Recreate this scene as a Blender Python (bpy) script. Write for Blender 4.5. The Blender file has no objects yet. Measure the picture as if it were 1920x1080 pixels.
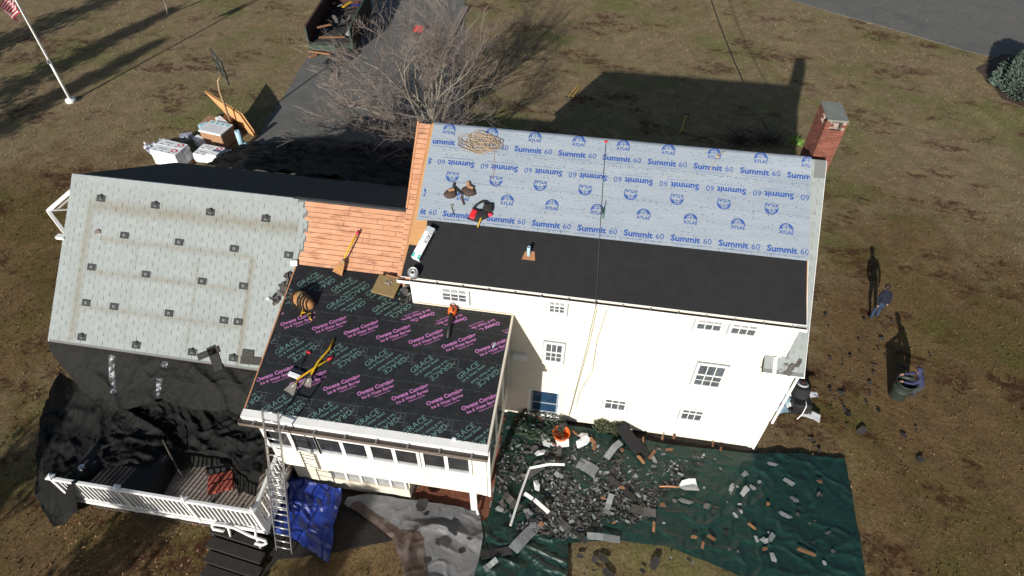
import bpy, bmesh, math, random
from mathutils import Vector, Matrix, noise as mnoise
random.seed(7)
PI=math.pi; rad=math.radians
scene=bpy.context.scene
# ------------------------------------------------------------------ camera
CAM=Vector((-6.793,-12.602,19.711)); YAW,PITCH,ROLL,FPX=-0.15007,0.79888,0.01237,1164.5
_f=Vector((math.sin(YAW)*math.cos(PITCH),math.cos(YAW)*math.cos(PITCH),-math.sin(PITCH)))
_r0=Vector((math.cos(YAW),-math.sin(YAW),0)); _u0=_r0.cross(_f)
_r=math.cos(ROLL)*_r0+math.sin(ROLL)*_u0; _u=-math.sin(ROLL)*_r0+math.cos(ROLL)*_u0
cd=bpy.data.cameras.new('camera'); cam=bpy.data.objects.new('camera',cd); scene.collection.objects.link(cam)
cam.matrix_world=Matrix(((_r.x,_u.x,-_f.x,CAM.x),(_r.y,_u.y,-_f.y,CAM.y),(_r.z,_u.z,-_f.z,CAM.z),(0,0,0,1)))
cd.sensor_width=36; cd.lens=FPX*36/1920; cd.clip_end=2000; scene.camera=cam
# ------------------------------------------------------------------ light
SUN_EL,SUN_AZ=20.9,14.0          # light travels towards +y, a little to +x
w=bpy.data.worlds.new('World'); scene.world=w; w.use_nodes=True
nt=w.node_tree; bg=nt.nodes['Background']; sky=nt.nodes.new('ShaderNodeTexSky'); sky.sky_type='NISHITA'
sky.sun_disc=False; sky.sun_elevation=rad(SUN_EL); sky.sun_rotation=rad(180+SUN_AZ)
nt.links.new(sky.outputs[0],bg.inputs[0]); bg.inputs[1].default_value=0.058
sl=bpy.data.lights.new('sun','SUN'); sl.energy=4.6; sl.angle=rad(0.6); sl.color=(1,.95,.87)
so=bpy.data.objects.new('sun',sl); scene.collection.objects.link(so)
_d=Vector((math.sin(rad(SUN_AZ))*math.cos(rad(SUN_EL)),math.cos(rad(SUN_AZ))*math.cos(rad(SUN_EL)),-math.sin(rad(SUN_EL))))
so.rotation_euler=_d.to_track_quat('-Z','Y').to_euler()
vs=scene.view_settings; vs.view_transform='Standard'; vs.look='None'; vs.exposure=0.42; vs.gamma=1; vs.use_curve_mapping=False
# ------------------------------------------------------------------ picking points on real planes
def ray(px,py): return _f+(px-960)/FPX*_r-(py-540)/FPX*_u
def G(px,py,z=0.0):
    d=ray(px,py); t=(z-CAM.z)/d.z; return CAM+d*t
def AY(px,py,y):
    d=ray(px,py); t=(y-CAM.y)/d.y; return CAM+d*t
def AX(px,py,x):
    d=ray(px,py); t=(x-CAM.x)/d.x; return CAM+d*t
class Plane:                     # a roof plane z = z0 + m*y, with u along x and v up the slope
    def __init__(s,y0,z0,m):
        s.m=m; s.y0=y0; s.z0=z0; a=math.atan(m); s.c=math.cos(a); s.s=math.sin(a); s.n=Vector((0,-s.s,s.c)); s.vd=Vector((0,s.c,s.s))
    def z(s,y): return s.z0+s.m*(y-s.y0)
    def P(s,u,v,h=0): return Vector((u,s.y0+v*s.c,s.z0+v*s.s))+s.n*h
    def uv(s,p): return (p.x,(p.y-s.y0)/s.c)
    def pick(s,px,py,h=0):
        d=ray(px,py); o=Vector((0,s.y0,s.z0))+s.n*h; t=(o-CAM).dot(s.n)/d.dot(s.n); return CAM+d*t
    def puv(s,px,py): return s.uv(s.pick(px,py))
    def mat(s,px,py,ang=0,h=0):  # frame at a picked point: x turned by ang from the eave line, z off the roof
        p=s.pick(px,py)+s.n*h
        M=Matrix(((1,0,0,p.x),(0,s.vd.y,s.n.y,p.y),(0,s.vd.z,s.n.z,p.z),(0,0,0,1)))
        return M@Matrix.Rotation(ang,4,'Z')
YR,ZR=4.445,9.105
DORM=Plane(YR,ZR,0.55); CAPE=Plane(YR,ZR,0.8815); CAPF=Plane(YR,ZR,-0.8815)
WY,WZ=2.39,7.09
WING=Plane(WY,WZ,0.90); WINGF=Plane(WY,WZ,-0.57)
SUNR=Plane(0,5.536,0.156)
def gm(px,py,ang=0,z=0.0):
    p=G(px,py,z); return Matrix.Translation(p)@Matrix.Rotation(ang,4,'Z')
# ------------------------------------------------------------------ materials
def lin(c):
    return tuple((x/12.92 if x<=.04045 else ((x+.055)/1.055)**2.4) for x in c)
MATS={}
def mat(name,col,rough=.8,col2=None,scale=6.0,bump=0.0,bscale=40.0,metal=0.0,rnd=0.0,spec=.4,sharp=(.35,.65),stretch=None,dirt=None,dscale=1.2,world=False):
    if name in MATS: return MATS[name]
    m=bpy.data.materials.new(name); m.use_nodes=True; n=m.node_tree; N=n.nodes; L=n.links; b=N['Principled BSDF']
    b.inputs['Roughness'].default_value=rough; b.inputs['Metallic'].default_value=metal; b.inputs['Specular IOR Level'].default_value=spec
    tc=N.new('ShaderNodeTexCoord'); out=None; vec=tc.outputs['Object']
    if world: vec=N.new('ShaderNodeNewGeometry').outputs['Position']
    if stretch:
        mp=N.new('ShaderNodeMapping'); mp.inputs['Scale'].default_value=stretch; L.new(vec,mp.inputs['Vector']); vec=mp.outputs['Vector']
    def ns(sc,det=6):
        t=N.new('ShaderNodeTexNoise'); t.inputs['Scale'].default_value=sc; t.inputs['Detail'].default_value=det; t.inputs['Roughness'].default_value=.65; L.new(vec,t.inputs['Vector']); return t.outputs['Fac']
    def mix(a,b_,fac,mode='MIX'):
        x=N.new('ShaderNodeMix'); x.data_type='RGBA'; x.blend_type=mode
        for s,v in ((0,fac),(6,a),(7,b_)):
            if isinstance(v,(tuple,list)): x.inputs[s].default_value=(*v[:3],1)
            elif isinstance(v,float): x.inputs[s].default_value=v
            else: L.new(v,x.inputs[s])
        return x.outputs[2]
    def ramp(f,a,b_):
        r=N.new('ShaderNodeMapRange'); r.inputs[1].default_value=a; r.inputs[2].default_value=b_; L.new(f,r.inputs[0]); return r.outputs[0]
    cur=tuple(col)
    if col2 is not None: cur=mix(tuple(col),tuple(col2),ramp(ns(scale),*sharp))
    if dirt is not None: cur=mix(cur,tuple(dirt),ramp(ns(dscale,4),.52,.8))
    if rnd>0:
        oi=N.new('ShaderNodeObjectInfo'); ge=N.new('ShaderNodeNewGeometry'); ad=N.new('ShaderNodeMath'); ad.operation='ADD'
        L.new(oi.outputs['Random'],ad.inputs[0]); L.new(ge.outputs['Random Per Island'],ad.inputs[1])
        fr=N.new('ShaderNodeMath'); fr.operation='FRACT'; L.new(ad.outputs[0],fr.inputs[0])
        mr=N.new('ShaderNodeMapRange'); mr.inputs[3].default_value=1-rnd; mr.inputs[4].default_value=1+rnd*.6; L.new(fr.outputs[0],mr.inputs[0])
        cb=N.new('ShaderNodeCombineColor')
        for i in range(3): L.new(mr.outputs[0],cb.inputs[i])
        cur=mix(cur,cb.outputs[0],1.0,'MULTIPLY')
    if isinstance(cur,tuple): b.inputs['Base Color'].default_value=(*cur[:3],1)
    else: L.new(cur,b.inputs['Base Color'])
    if bump>0:
        bp=N.new('ShaderNodeBump'); bp.inputs['Strength'].default_value=min(1,bump); bp.inputs['Distance'].default_value=.02
        L.new(ns(bscale,4),bp.inputs['Height']); L.new(bp.outputs[0],b.inputs['Normal'])
    MATS[name]=m; return m
M_white=mat('white_paint',(.78,.78,.77),.5,(.70,.70,.68),2.0)
M_siding=mat('cream_siding',(.70,.655,.555),.65,(.65,.605,.505),2)
M_found=mat('cream_board',(.66,.60,.50),.7,(.58,.53,.44),4)
M_shing=mat('grey_shingle',(.30,.33,.33),.95,(.27,.30,.30),9,.4,120,rnd=.06)
def stain(m):                     # brown runs left by a frame that once stood on the roof: fixed lines on the slope
    n=m.node_tree; N=n.nodes; L=n.links; bs=N['Principled BSDF']; src=bs.inputs['Base Color'].links[0].from_socket
    ge=N.new('ShaderNodeNewGeometry'); sp=N.new('ShaderNodeSeparateXYZ'); L.new(ge.outputs['Position'],sp.inputs[0]); ns=N.new('ShaderNodeTexNoise'); ns.inputs['Scale'].default_value=3.5; ns.inputs['Detail'].default_value=5; L.new(ge.outputs['Position'],ns.inputs['Vector'])
    def M2(op,x,y=None,cl=False):
        q=N.new('ShaderNodeMath'); q.operation=op; q.use_clamp=cl
        for i,v in enumerate((x,y)):
            if v is None: continue
            if isinstance(v,(int,float)): q.inputs[i].default_value=v
            else: L.new(v,q.inputs[i])
        return q.outputs[0]
    X,Y=sp.outputs[0],sp.outputs[1]
    def band(v,c,w_): return M2('SUBTRACT',1.0,M2('DIVIDE',M2('ABSOLUTE',M2('SUBTRACT',v,c)),w_),True)
    def rng(v,lo,hi): return M2('MULTIPLY',M2('GREATER_THAN',v,lo),M2('LESS_THAN',v,hi))
    tot=None
    for (axis,c,w_,lo,hi,g) in STAINS:
        q=M2('MULTIPLY',M2('MULTIPLY',band(Y if axis=='h' else X,c,w_),rng(X if axis=='h' else Y,lo,hi)),g)
        tot=q if tot is None else M2('MAXIMUM',tot,q)
    f=M2('MULTIPLY',tot,M2('ADD',ns.outputs['Fac'],.25),True)
    mx=N.new('ShaderNodeMix'); mx.data_type='RGBA'; L.new(f,mx.inputs[0]); L.new(src,mx.inputs[6]); mx.inputs[7].default_value=(.20,.18,.14,1); L.new(mx.outputs[2],bs.inputs['Base Color'])
STAINS=[]
def _st(p,q,ax,w_,g):
    A,B=WING.pick(*p),WING.pick(*q)
    STAINS.append(('h',(A.y+B.y)/2,w_,min(A.x,B.x),max(A.x,B.x),g) if ax=='h' else ('v',(A.x+B.x)/2,w_,min(A.y,B.y),max(A.y,B.y),g))
_st((168,384),(560,430),'h',.28,.9); _st((190,447),(475,484),'h',.14,.6); _st((155,507),(465,546),'h',.14,.6); _st((150,577),(450,612),'h',.14,.6); _st((165,380),(140,640),'v',.22,.8); _st((470,485),(450,690),'v',.16,1.0); _st((372,485),(350,660),'v',.10,.5); _st((250,455),(240,640),'v',.10,.4)
stain(M_shing)
M_shdark=mat('dark_shingle_and_shade',(.035,.038,.042),.95,(.055,.058,.06),3,.5,80)
M_slot=mat('shingle_shadow_gap',(.15,.16,.16),.95)
M_felt=mat('black_felt',(.0105,.0105,.012),.85,(.015,.015,.0165),3,.25,200)
M_mem=mat('black_membrane',(.010,.0112,.0135),.6,(.018,.019,.022),5,.25,60,dirt=(.030,.030,.031),dscale=1.7)
M_blue=mat('blue_underlay',(.255,.30,.355),.55,(.30,.345,.39),1.5,.7,16,spec=.5,stretch=(.35,2.2,2.2))
M_bprint=mat('blue_print',(.022,.075,.30),.7)
M_bprint2=mat('pale_blue_print',(.16,.24,.42),.7)
M_bdot=mat('nail_cap',(.10,.14,.22),.6)
M_mint=mat('mint_print',(.14,.265,.235),.7,(.10,.195,.172),7)
M_pink=mat('pink_print',(.42,.165,.375),.7,(.33,.125,.30),7)
M_dim=mat('faint_print',(.10,.115,.115),.7)
M_ply=mat('plywood',(.58,.33,.15),.75,(.48,.25,.10),3,.2,60,rnd=.12,stretch=(1,9,9))
M_board=mat('roof_board',(.56,.30,.18),.8,(.45,.22,.125),2.5,.3,60,rnd=.09,stretch=(1,3,3),dirt=(.19,.085,.05),dscale=1.6,world=True)
M_boarddk=mat('board_joint',(.10,.05,.03),.9)
M_fascia=mat('bare_rake_board',(.50,.25,.13),.8,(.40,.19,.09),5)
M_gutin=mat('gutter_inside',(.035,.022,.018),.85,(.06,.04,.03),6)
M_strap=mat('gutter_strap',(.45,.45,.45),.45,metal=.6)
M_brown=mat('brown_gutter',(.11,.085,.07),.7,(.16,.13,.11),4)
M_glass=mat('window_glass',(.050,.062,.075),.08,(.11,.125,.14),4,spec=.5)
M_dglass=mat('dark_glass',(.018,.020,.022),.10,(.035,.037,.040),3,spec=.35)
M_shadedoor=mat('shade_line_door_grey',(.27,.30,.35),.6)  # painted shadow gap round the windows, also the grey door frame
M_glass2=mat('curtained_glass',(.34,.35,.36),.15,(.22,.23,.24),5,spec=.5)
M_bluegl=mat('door_glass',(.018,.055,.12),.12,(.012,.03,.06),2,spec=.5)
M_brick=mat('brick',(.23,.08,.052),.9,(.165,.055,.04),30,.4,120,rnd=.25)
M_mortar=mat('mortar',(.36,.30,.26),.95,(.24,.195,.165),8,.3,80)
M_stone=mat('slate_cap',(.17,.185,.165),.85,(.21,.22,.20),4,.3,60)
M_asph=mat('asphalt',(.112,.111,.104),.92,(.135,.134,.126),.8,.4,150,dirt=(.085,.085,.085),dscale=.35)
M_tile=mat('brick_paver',(.24,.085,.045),.8,(.17,.06,.035),9,.2,60,rnd=.22)
M_blacktarp=mat('black_tarp',(.0034,.0037,.0037),.75,(.0075,.008,.0076),2.5,.6,22,spec=.2)
M_woven=mat('woven_black_tarp',(.0062,.0065,.006),.75,(.0115,.012,.011),5,1.0,14,spec=.25)
M_tarptape=mat('silver_tape',(.36,.38,.42),.5,(.03,.03,.035),9,sharp=(.40,.48))
M_greentarp=mat('green_tarp',(.006,.028,.022),.42,(.009,.038,.030),3,.5,14,spec=.5,dirt=(.009,.020,.017),dscale=.9)
M_bluetarp=mat('blue_tarp',(.008,.022,.17),.36,(.011,.034,.24),3,.7,12,spec=.6)
M_greytarp=mat('grey_tarp',(.165,.168,.172),.6,(.135,.135,.137),3,.5,12,dirt=(.115,.105,.098),dscale=1.3)
M_browntarp=mat('brown_tarp',(.075,.048,.037),.6,(.055,.040,.032),2,.4,14,dirt=(.19,.17,.155),dscale=1.2)
M_alu=mat('aluminium',(.60,.61,.62),.35,metal=.85)
M_deck=mat('deck_board',(.30,.25,.215),.85,(.22,.185,.165),5,.3,60,rnd=.16,stretch=(1.2,9,9))
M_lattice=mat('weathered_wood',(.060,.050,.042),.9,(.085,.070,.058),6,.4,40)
M_steps=mat('dark_timber',(.016,.014,.012),.9,(.028,.023,.019),5,.4,30)
M_scrapdk=mat('charcoal_scrap',(.033,.032,.031),.95,(.052,.050,.047),8,.5,90,rnd=.5)
M_scrapmd=mat('grey_scrap',(.12,.114,.105),.95,(.085,.08,.074),8,.5,90,rnd=.4)
M_scraplt=mat('pale_scrap',(.30,.32,.325),.95,(.23,.245,.25),8,.5,90,rnd=.25)
M_wood=mat('wood_scrap',(.30,.15,.075),.8,(.22,.10,.05),7,rnd=.35)
M_yellow=mat('yellow_handle',(.62,.36,.012),.5)
M_red=mat('red_plastic',(.55,.02,.03),.45)
M_steel=mat('worn_steel',(.42,.40,.36),.45,(.30,.27,.22),14,metal=.55)
M_black=mat('black_plastic',(.015,.015,.016),.5)
M_blackcl=mat('black_cloth',(.014,.014,.016),.9,(.022,.022,.024),9)
M_leather=mat('brown_leather',(.065,.038,.028),.7,(.040,.026,.022),9,.3,40)
M_tan=mat('tan_canvas',(.40,.20,.075),.8,(.30,.145,.05),9)
M_orange=mat('orange_plastic',(.72,.13,.02),.45)
M_rope=mat('tan_rope',(.40,.31,.22),.9,(.30,.23,.16),30)
M_greenrope=mat('green_rope',(.055,.062,.045),.9)
M_hose=mat('green_hose',(.035,.055,.03),.6)
M_card=mat('cardboard_white',(.76,.78,.79),.6,(.68,.70,.72),4)
M_teal=mat('teal_print',(.04,.42,.42),.6)
M_inkred=mat('red_print',(.50,.03,.07),.6)
M_ink=mat('black_print',(.03,.035,.045),.6)
M_inkgrey=mat('grey_print',(.36,.40,.43),.6)
M_tealsoft=mat('soft_teal_print',(.15,.45,.52),.6)
M_paleblue=mat('pale_blue_roll',(.33,.52,.62),.5)
M_film=mat('clear_film',(.42,.43,.50),.2,(.22,.23,.30),5,.8,9,spec=.8)
M_cardb=mat('brown_cardboard',(.36,.21,.12),.85,(.28,.16,.09),5)
M_khaki=mat('khaki_panel',(.235,.17,.075),.8,(.19,.135,.06),5)
M_terra=mat('terracotta_cushion',(.19,.045,.03),.85,(.32,.07,.042),8)
M_navy=mat('navy_cloth',(.006,.008,.018),.9,(.009,.011,.024),12)
M_hood=mat('indigo_cloth',(.034,.038,.095),.9,(.026,.030,.075),12)
M_jeans=mat('blue_jeans',(.022,.045,.085),.9,(.016,.033,.065),14)
M_dkpant=mat('dark_trousers',(.035,.04,.045),.9)
M_skin=mat('skin',(.45,.25,.17),.6)
M_hair=mat('dark_hair',(.02,.014,.012),.7)
M_bark=mat('grey_bark',(.26,.23,.185),.9,(.19,.165,.13),6,rnd=.2)
M_twig=mat('pale_twig',(.26,.215,.19),.9,(.20,.165,.145),3,rnd=.25)
M_rust=mat('rust_steel',(.065,.026,.018),.8,(.045,.02,.015),3,.2,20)
M_dgreen=mat('green_steel',(.038,.065,.048),.7,(.028,.05,.036),4)
M_cable=mat('cable',(.02,.02,.02),.7)
M_leafd=mat('spruce_needles',(.085,.125,.105),.85,(.12,.16,.135),3,rnd=.4)
M_fol=mat('evergreen_foliage',(.035,.055,.028),.9,(.05,.075,.035),3,rnd=.4)
M_shrub=mat('grey_green_leaves',(.13,.15,.085),.85,rnd=.4)
M_brightleaf=mat('bright_leaves',(.20,.36,.07),.8,rnd=.3)
M_mulch=mat('mulch',(.045,.032,.024),.95,(.085,.055,.038),14,.8,30)
M_can=mat('dark_green_plastic',(.022,.03,.026),.55,(.03,.038,.033),6)
M_polew=mat('white_pole',(.74,.74,.73),.4)
M_rustpole=mat('tan_pole',(.27,.23,.15),.6,(.35,.18,.08),3)
M_backb=mat('smoky_backboard',(.06,.07,.06),.25,(.09,.10,.085),2)
M_net=mat('grey_net',(.45,.42,.38),.9)
M_flagr=mat('flag_red',(.42,.025,.06),.8)
M_flagw=mat('flag_white',(.66,.62,.63),.8)
M_flagb=mat('flag_blue',(.02,.03,.12),.8)
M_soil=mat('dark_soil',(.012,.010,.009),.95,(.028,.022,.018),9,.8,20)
# ------------------------------------------------------------------ object helpers
COL=scene.collection
def link(o): COL.objects.link(o); return o
def tag(o,label,cat,group=None):
    o['label']=label; o['category']=cat
    if group: o['group']=group
    return o
def thing(name,label,cat,loc=(0,0,0),group=None):
    o=bpy.data.objects.new(name,None); link(o); o.location=loc; o.empty_display_size=.2; return tag(o,label,cat,group)
class MB:
    def __init__(s): s.v=[]; s.f=[]; s.mi=[]; s.M=Matrix.Identity(4)
    def at(s,M): s.M=M; return s
    def add(s,vs,fs,mi=0):
        b=len(s.v); s.v+= [tuple(s.M@Vector(v)) for v in vs]; s.f+=[tuple(i+b for i in f) for f in fs]; s.mi+=[mi]*len(fs); return s
    def box(s,a,b,mi=0):
        x0,y0,z0=a; x1,y1,z1=b
        return s.add([(x0,y0,z0),(x1,y0,z0),(x1,y1,z0),(x0,y1,z0),(x0,y0,z1),(x1,y0,z1),(x1,y1,z1),(x0,y1,z1)],
            [(0,3,2,1),(4,5,6,7),(0,1,5,4),(1,2,6,5),(2,3,7,6),(3,0,4,7)],mi)
    def bbox(s,a,b,bev=.01,mi=0):            # box with chamfered vertical and top edges
        x0,y0,z0=a; x1,y1,z1=b; e=bev
        def ring(z,i): return [(x0+e+i,y0+i,z),(x1-e-i,y0+i,z),(x1-i,y0+e+i,z),(x1-i,y1-e-i,z),(x1-e-i,y1-i,z),(x0+e+i,y1-i,z),(x0+i,y1-e-i,z),(x0+i,y0+e+i,z)]
        vs=ring(z0,0)+ring(z1-e,0)+ring(z1,e); fs=[tuple(range(7,-1,-1)),tuple(range(16,24))]
        for k in (0,8):
            for i in range(8): fs.append((k+i,k+(i+1)%8,k+8+(i+1)%8,k+8+i))
        return s.add(vs,fs,mi)
    def tube(s,pts,r,n=6,mi=0,cap=True):
        pts=[Vector(p) for p in pts]; R=r if isinstance(r,(list,tuple)) else [r]*len(pts); vs=[]; fs=[]
        for i,p in enumerate(pts):
            d=(pts[min(i+1,len(pts)-1)]-pts[max(i-1,0)]); d=d.normalized() if d.length>1e-9 else Vector((0,0,1))
            a=d.orthogonal() if i==0 else (pa-d*pa.dot(d)); a=a.normalized() if a.length>1e-6 else d.orthogonal().normalized(); pa=a; b=d.cross(a)
            for k in range(n):
                t=2*PI*k/n; vs.append(p+(a*math.cos(t)+b*math.sin(t))*R[i])
        for i in range(len(pts)-1):
            for k in range(n): fs.append((i*n+k,i*n+(k+1)%n,(i+1)*n+(k+1)%n,(i+1)*n+k))
        if cap: fs+= [tuple(range(n-1,-1,-1)),tuple(range((len(pts)-1)*n,len(pts)*n))]
        return s.add(vs,fs,mi)
    def lathe(s,prof,n=16,mi=0,cap=True):
        vs=[];fs=[]
        for r,z in prof:
            for k in range(n): t=2*PI*k/n; vs.append((r*math.cos(t),r*math.sin(t),z))
        for i in range(len(prof)-1):
            for k in range(n): fs.append((i*n+k,i*n+(k+1)%n,(i+1)*n+(k+1)%n,(i+1)*n+k))
        if cap: fs+= [tuple(range(n-1,-1,-1)),tuple(range((len(prof)-1)*n,len(prof)*n))]
        return s.add(vs,fs,mi)
    def prism(s,poly,z0,z1,mi=0):            # polygon in xy extruded in z
        n=len(poly); vs=[(x,y,z0) for x,y in poly]+[(x,y,z1) for x,y in poly]
        fs=[tuple(range(n-1,-1,-1)),tuple(range(n,2*n))]+[(i,(i+1)%n,n+(i+1)%n,n+i) for i in range(n)]
        return s.add(vs,fs,mi)
    def build(s,name,m,parent=None,smooth=False):
        me=bpy.data.meshes.new(name); me.from_pydata(s.v,[],s.f)
        for x in (m if isinstance(m,(list,tuple)) else [m]): me.materials.append(x)
        if isinstance(m,(list,tuple)) : me.polygons.foreach_set('material_index',s.mi)
        if smooth: me.polygons.foreach_set('use_smooth',[True]*len(me.polygons))
        me.update(); o=link(bpy.data.objects.new(name,me))
        if parent is not None:
            o.parent=parent; bpy_up(parent); o.matrix_parent_inverse=WM(parent).inverted()
        return o
def WM(o):
    M=o.matrix_basis.copy()
    if o.parent: M=WM(o.parent)@o.matrix_parent_inverse@M
    return M
def bpy_up(o): pass
def inst(me,name,M,parent=None):
    o=link(bpy.data.objects.new(name,me))
    if parent is not None: o.parent=parent; o.matrix_parent_inverse=WM(parent).inverted()
    o.matrix_basis=M; return o
def nz(x,y,z=0.0): return mnoise.noise(Vector((x,y,z)))
def fbm(x,y,z=0.0,o=4):
    s=0;a=.5
    for i in range(o): s+=a*nz(x,y,z+i*7.3); x*=2.03;y*=2.03;a*=.5
    return s
def unitmesh(name,m,build):
    b=MB(); build(b); o=b.build(name,m); me=o.data; bpy.data.objects.remove(o); return me
# text as flat print
_tc={}
def text2d(s,size=1,bold=0.0,align='CENTER'):
    k=(s,bold,align)
    if k not in _tc:
        c=bpy.data.curves.new('t','FONT'); c.body=s; c.size=1; c.offset=bold; c.resolution_u=2; c.align_x=align
        o=link(bpy.data.objects.new('t',c)); dg=bpy.context.evaluated_depsgraph_get(); dg.update()
        me=bpy.data.meshes.new_from_object(o.evaluated_get(dg)); _tc[k]=([(v.co.x,v.co.y) for v in me.vertices],[tuple(p.vertices) for p in me.polygons])
        bpy.data.objects.remove(o); bpy.data.curves.remove(c); bpy.data.meshes.remove(me)
    v,f=_tc[k]; return [(x*size,y*size) for x,y in v],f
class Print:
    def __init__(s): s.v=[];s.f=[];s.cut=[]
    def mark(s): s.cut.append(len(s.f))
    def shape(s,vs,fs,u,v,ang=0,sx=1,sy=1):
        b=len(s.v); c,d=math.cos(ang),math.sin(ang)
        s.v+=[(u+c*x*sx-d*y*sy,v+d*x*sx+c*y*sy) for x,y in vs]; s.f+=[tuple(i+b for i in f) for f in fs]
    def text(s,t,u,v,size,ang=0,bold=0.0,sx=1,align='CENTER'):
        vs,fs=text2d(t,size,bold,align); s.shape(vs,fs,u,v,ang,sx)
    def line(s,u0,v0,u1,v1,w_):
        d=Vector((u1-u0,v1-v0)); n=Vector((-d.y,d.x)).normalized()*w_/2
        b=len(s.v); s.v+=[(u0+n.x,v0+n.y),(u0-n.x,v0-n.y),(u1-n.x,v1-n.y),(u1+n.x,v1+n.y)]; s.f.append((b,b+1,b+2,b+3))
    def build_each(s,name,m,mapf,rect,parent):
        ed=sorted(set(s.cut+[0,len(s.f)]))
        for x,y in zip(ed,ed[1:]):
            fs=s.f[x:y]; ids=sorted({i for f in fs for i in f}); 
            if not ids: continue
            us=[s.v[i][0] for i in ids]; vv=[s.v[i][1] for i in ids]
            if max(us)<rect[0] or min(us)>rect[2] or max(vv)<rect[1] or min(vv)>rect[3]: continue
            k={i:j for j,i in enumerate(ids)}; p=Print(); p.v=[s.v[i] for i in ids]; p.f=[tuple(k[i] for i in f) for f in fs]; o=p.build(name,m,mapf,rect,parent)
            if not o.data.polygons: bpy.data.objects.remove(o)
    def build(s,name,m,mapf,rect=None,parent=None,stuff=False):
        bm=bmesh.new(); vs=[bm.verts.new((x,y,0)) for x,y in s.v]
        for f in s.f:
            try: bm.faces.new([vs[i] for i in f])
            except ValueError: pass
        if rect:
            u0,v0,u1,v1=rect
            for co,no in (((u0,0,0),(-1,0,0)),((u1,0,0),(1,0,0)),((0,v0,0),(0,-1,0)),((0,v1,0),(0,1,0))):
                bmesh.ops.bisect_plane(bm,geom=bm.verts[:]+bm.edges[:]+bm.faces[:],dist=1e-6,plane_co=co,plane_no=no,clear_outer=True)
        for v in bm.verts: v.co=mapf(v.co.x,v.co.y)
        me=bpy.data.meshes.new(name); bm.to_mesh(me); bm.free(); me.materials.append(m); o=link(bpy.data.objects.new(name,me))
        if parent is not None: o.parent=parent; o.matrix_parent_inverse=WM(parent).inverted()
        if stuff: o['kind']='stuff'
        return o
def polyline(pts,n):             # resample a list of points to n+1 points
    pts=[Vector(p) for p in pts]; L=[0]
    for a,b in zip(pts,pts[1:]): L.append(L[-1]+(b-a).length)
    out=[]
    for i in range(n+1):
        t=L[-1]*i/n; k=max(j for j in range(len(L)) if L[j]<=t+1e-9); k=min(k,len(pts)-2)
        q=(t-L[k])/max(L[k+1]-L[k],1e-9); out.append(pts[k].lerp(pts[k+1],min(q,1)))
    return out
def cloth(name,m,top,right,bottom,left,n,k,disp,parent=None,mids=None,zmin=.006,mi=None,thick=True):
    # a sheet spanned between four edges (Coons patch); left/right run top->bottom, top/bottom run left->right
    T=polyline(top,n);B=polyline(bottom,n);Lf=polyline(left,k);R=polyline(right,k); vs=[];fs=[];mis=[]
    for j in range(k+1):
        t=j/k
        for i in range(n+1):
            s_=i/n
            p=(T[i]*(1-t)+B[i]*t)+(Lf[j]*(1-s_)+R[j]*s_)-((T[0]*(1-s_)+T[n]*s_)*(1-t)+(B[0]*(1-s_)+B[n]*s_)*t)
            p=p+Vector(disp(p,s_,t)); 
            if zmin is not None: p.z=max(p.z,zmin)
            vs.append(p)
    for j in range(k):
        for i in range(n):
            a=j*(n+1)+i; fs.append((a,a+n+1,a+n+2,a+1)); mis.append(mi(i/n,j/k) if mi else 0)
    b=MB(); b.v=[tuple(v) for v in vs]; b.f=fs; b.mi=mis; o=b.build(name,m,parent,True)
    return o
def wrinkle(amp,sx,sy,ang=0,sharp=True,seed=0):
    c,s_=math.cos(ang),math.sin(ang)
    def f(p,a,b):
        x=(c*p.x+s_*p.y)*sx; y=(-s_*p.x+c*p.y)*sy
        h=fbm(x+seed,y,seed,4)
        if sharp: h=.35-abs(h)*1.6
        return (0,0,amp*h)
    return f
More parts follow.
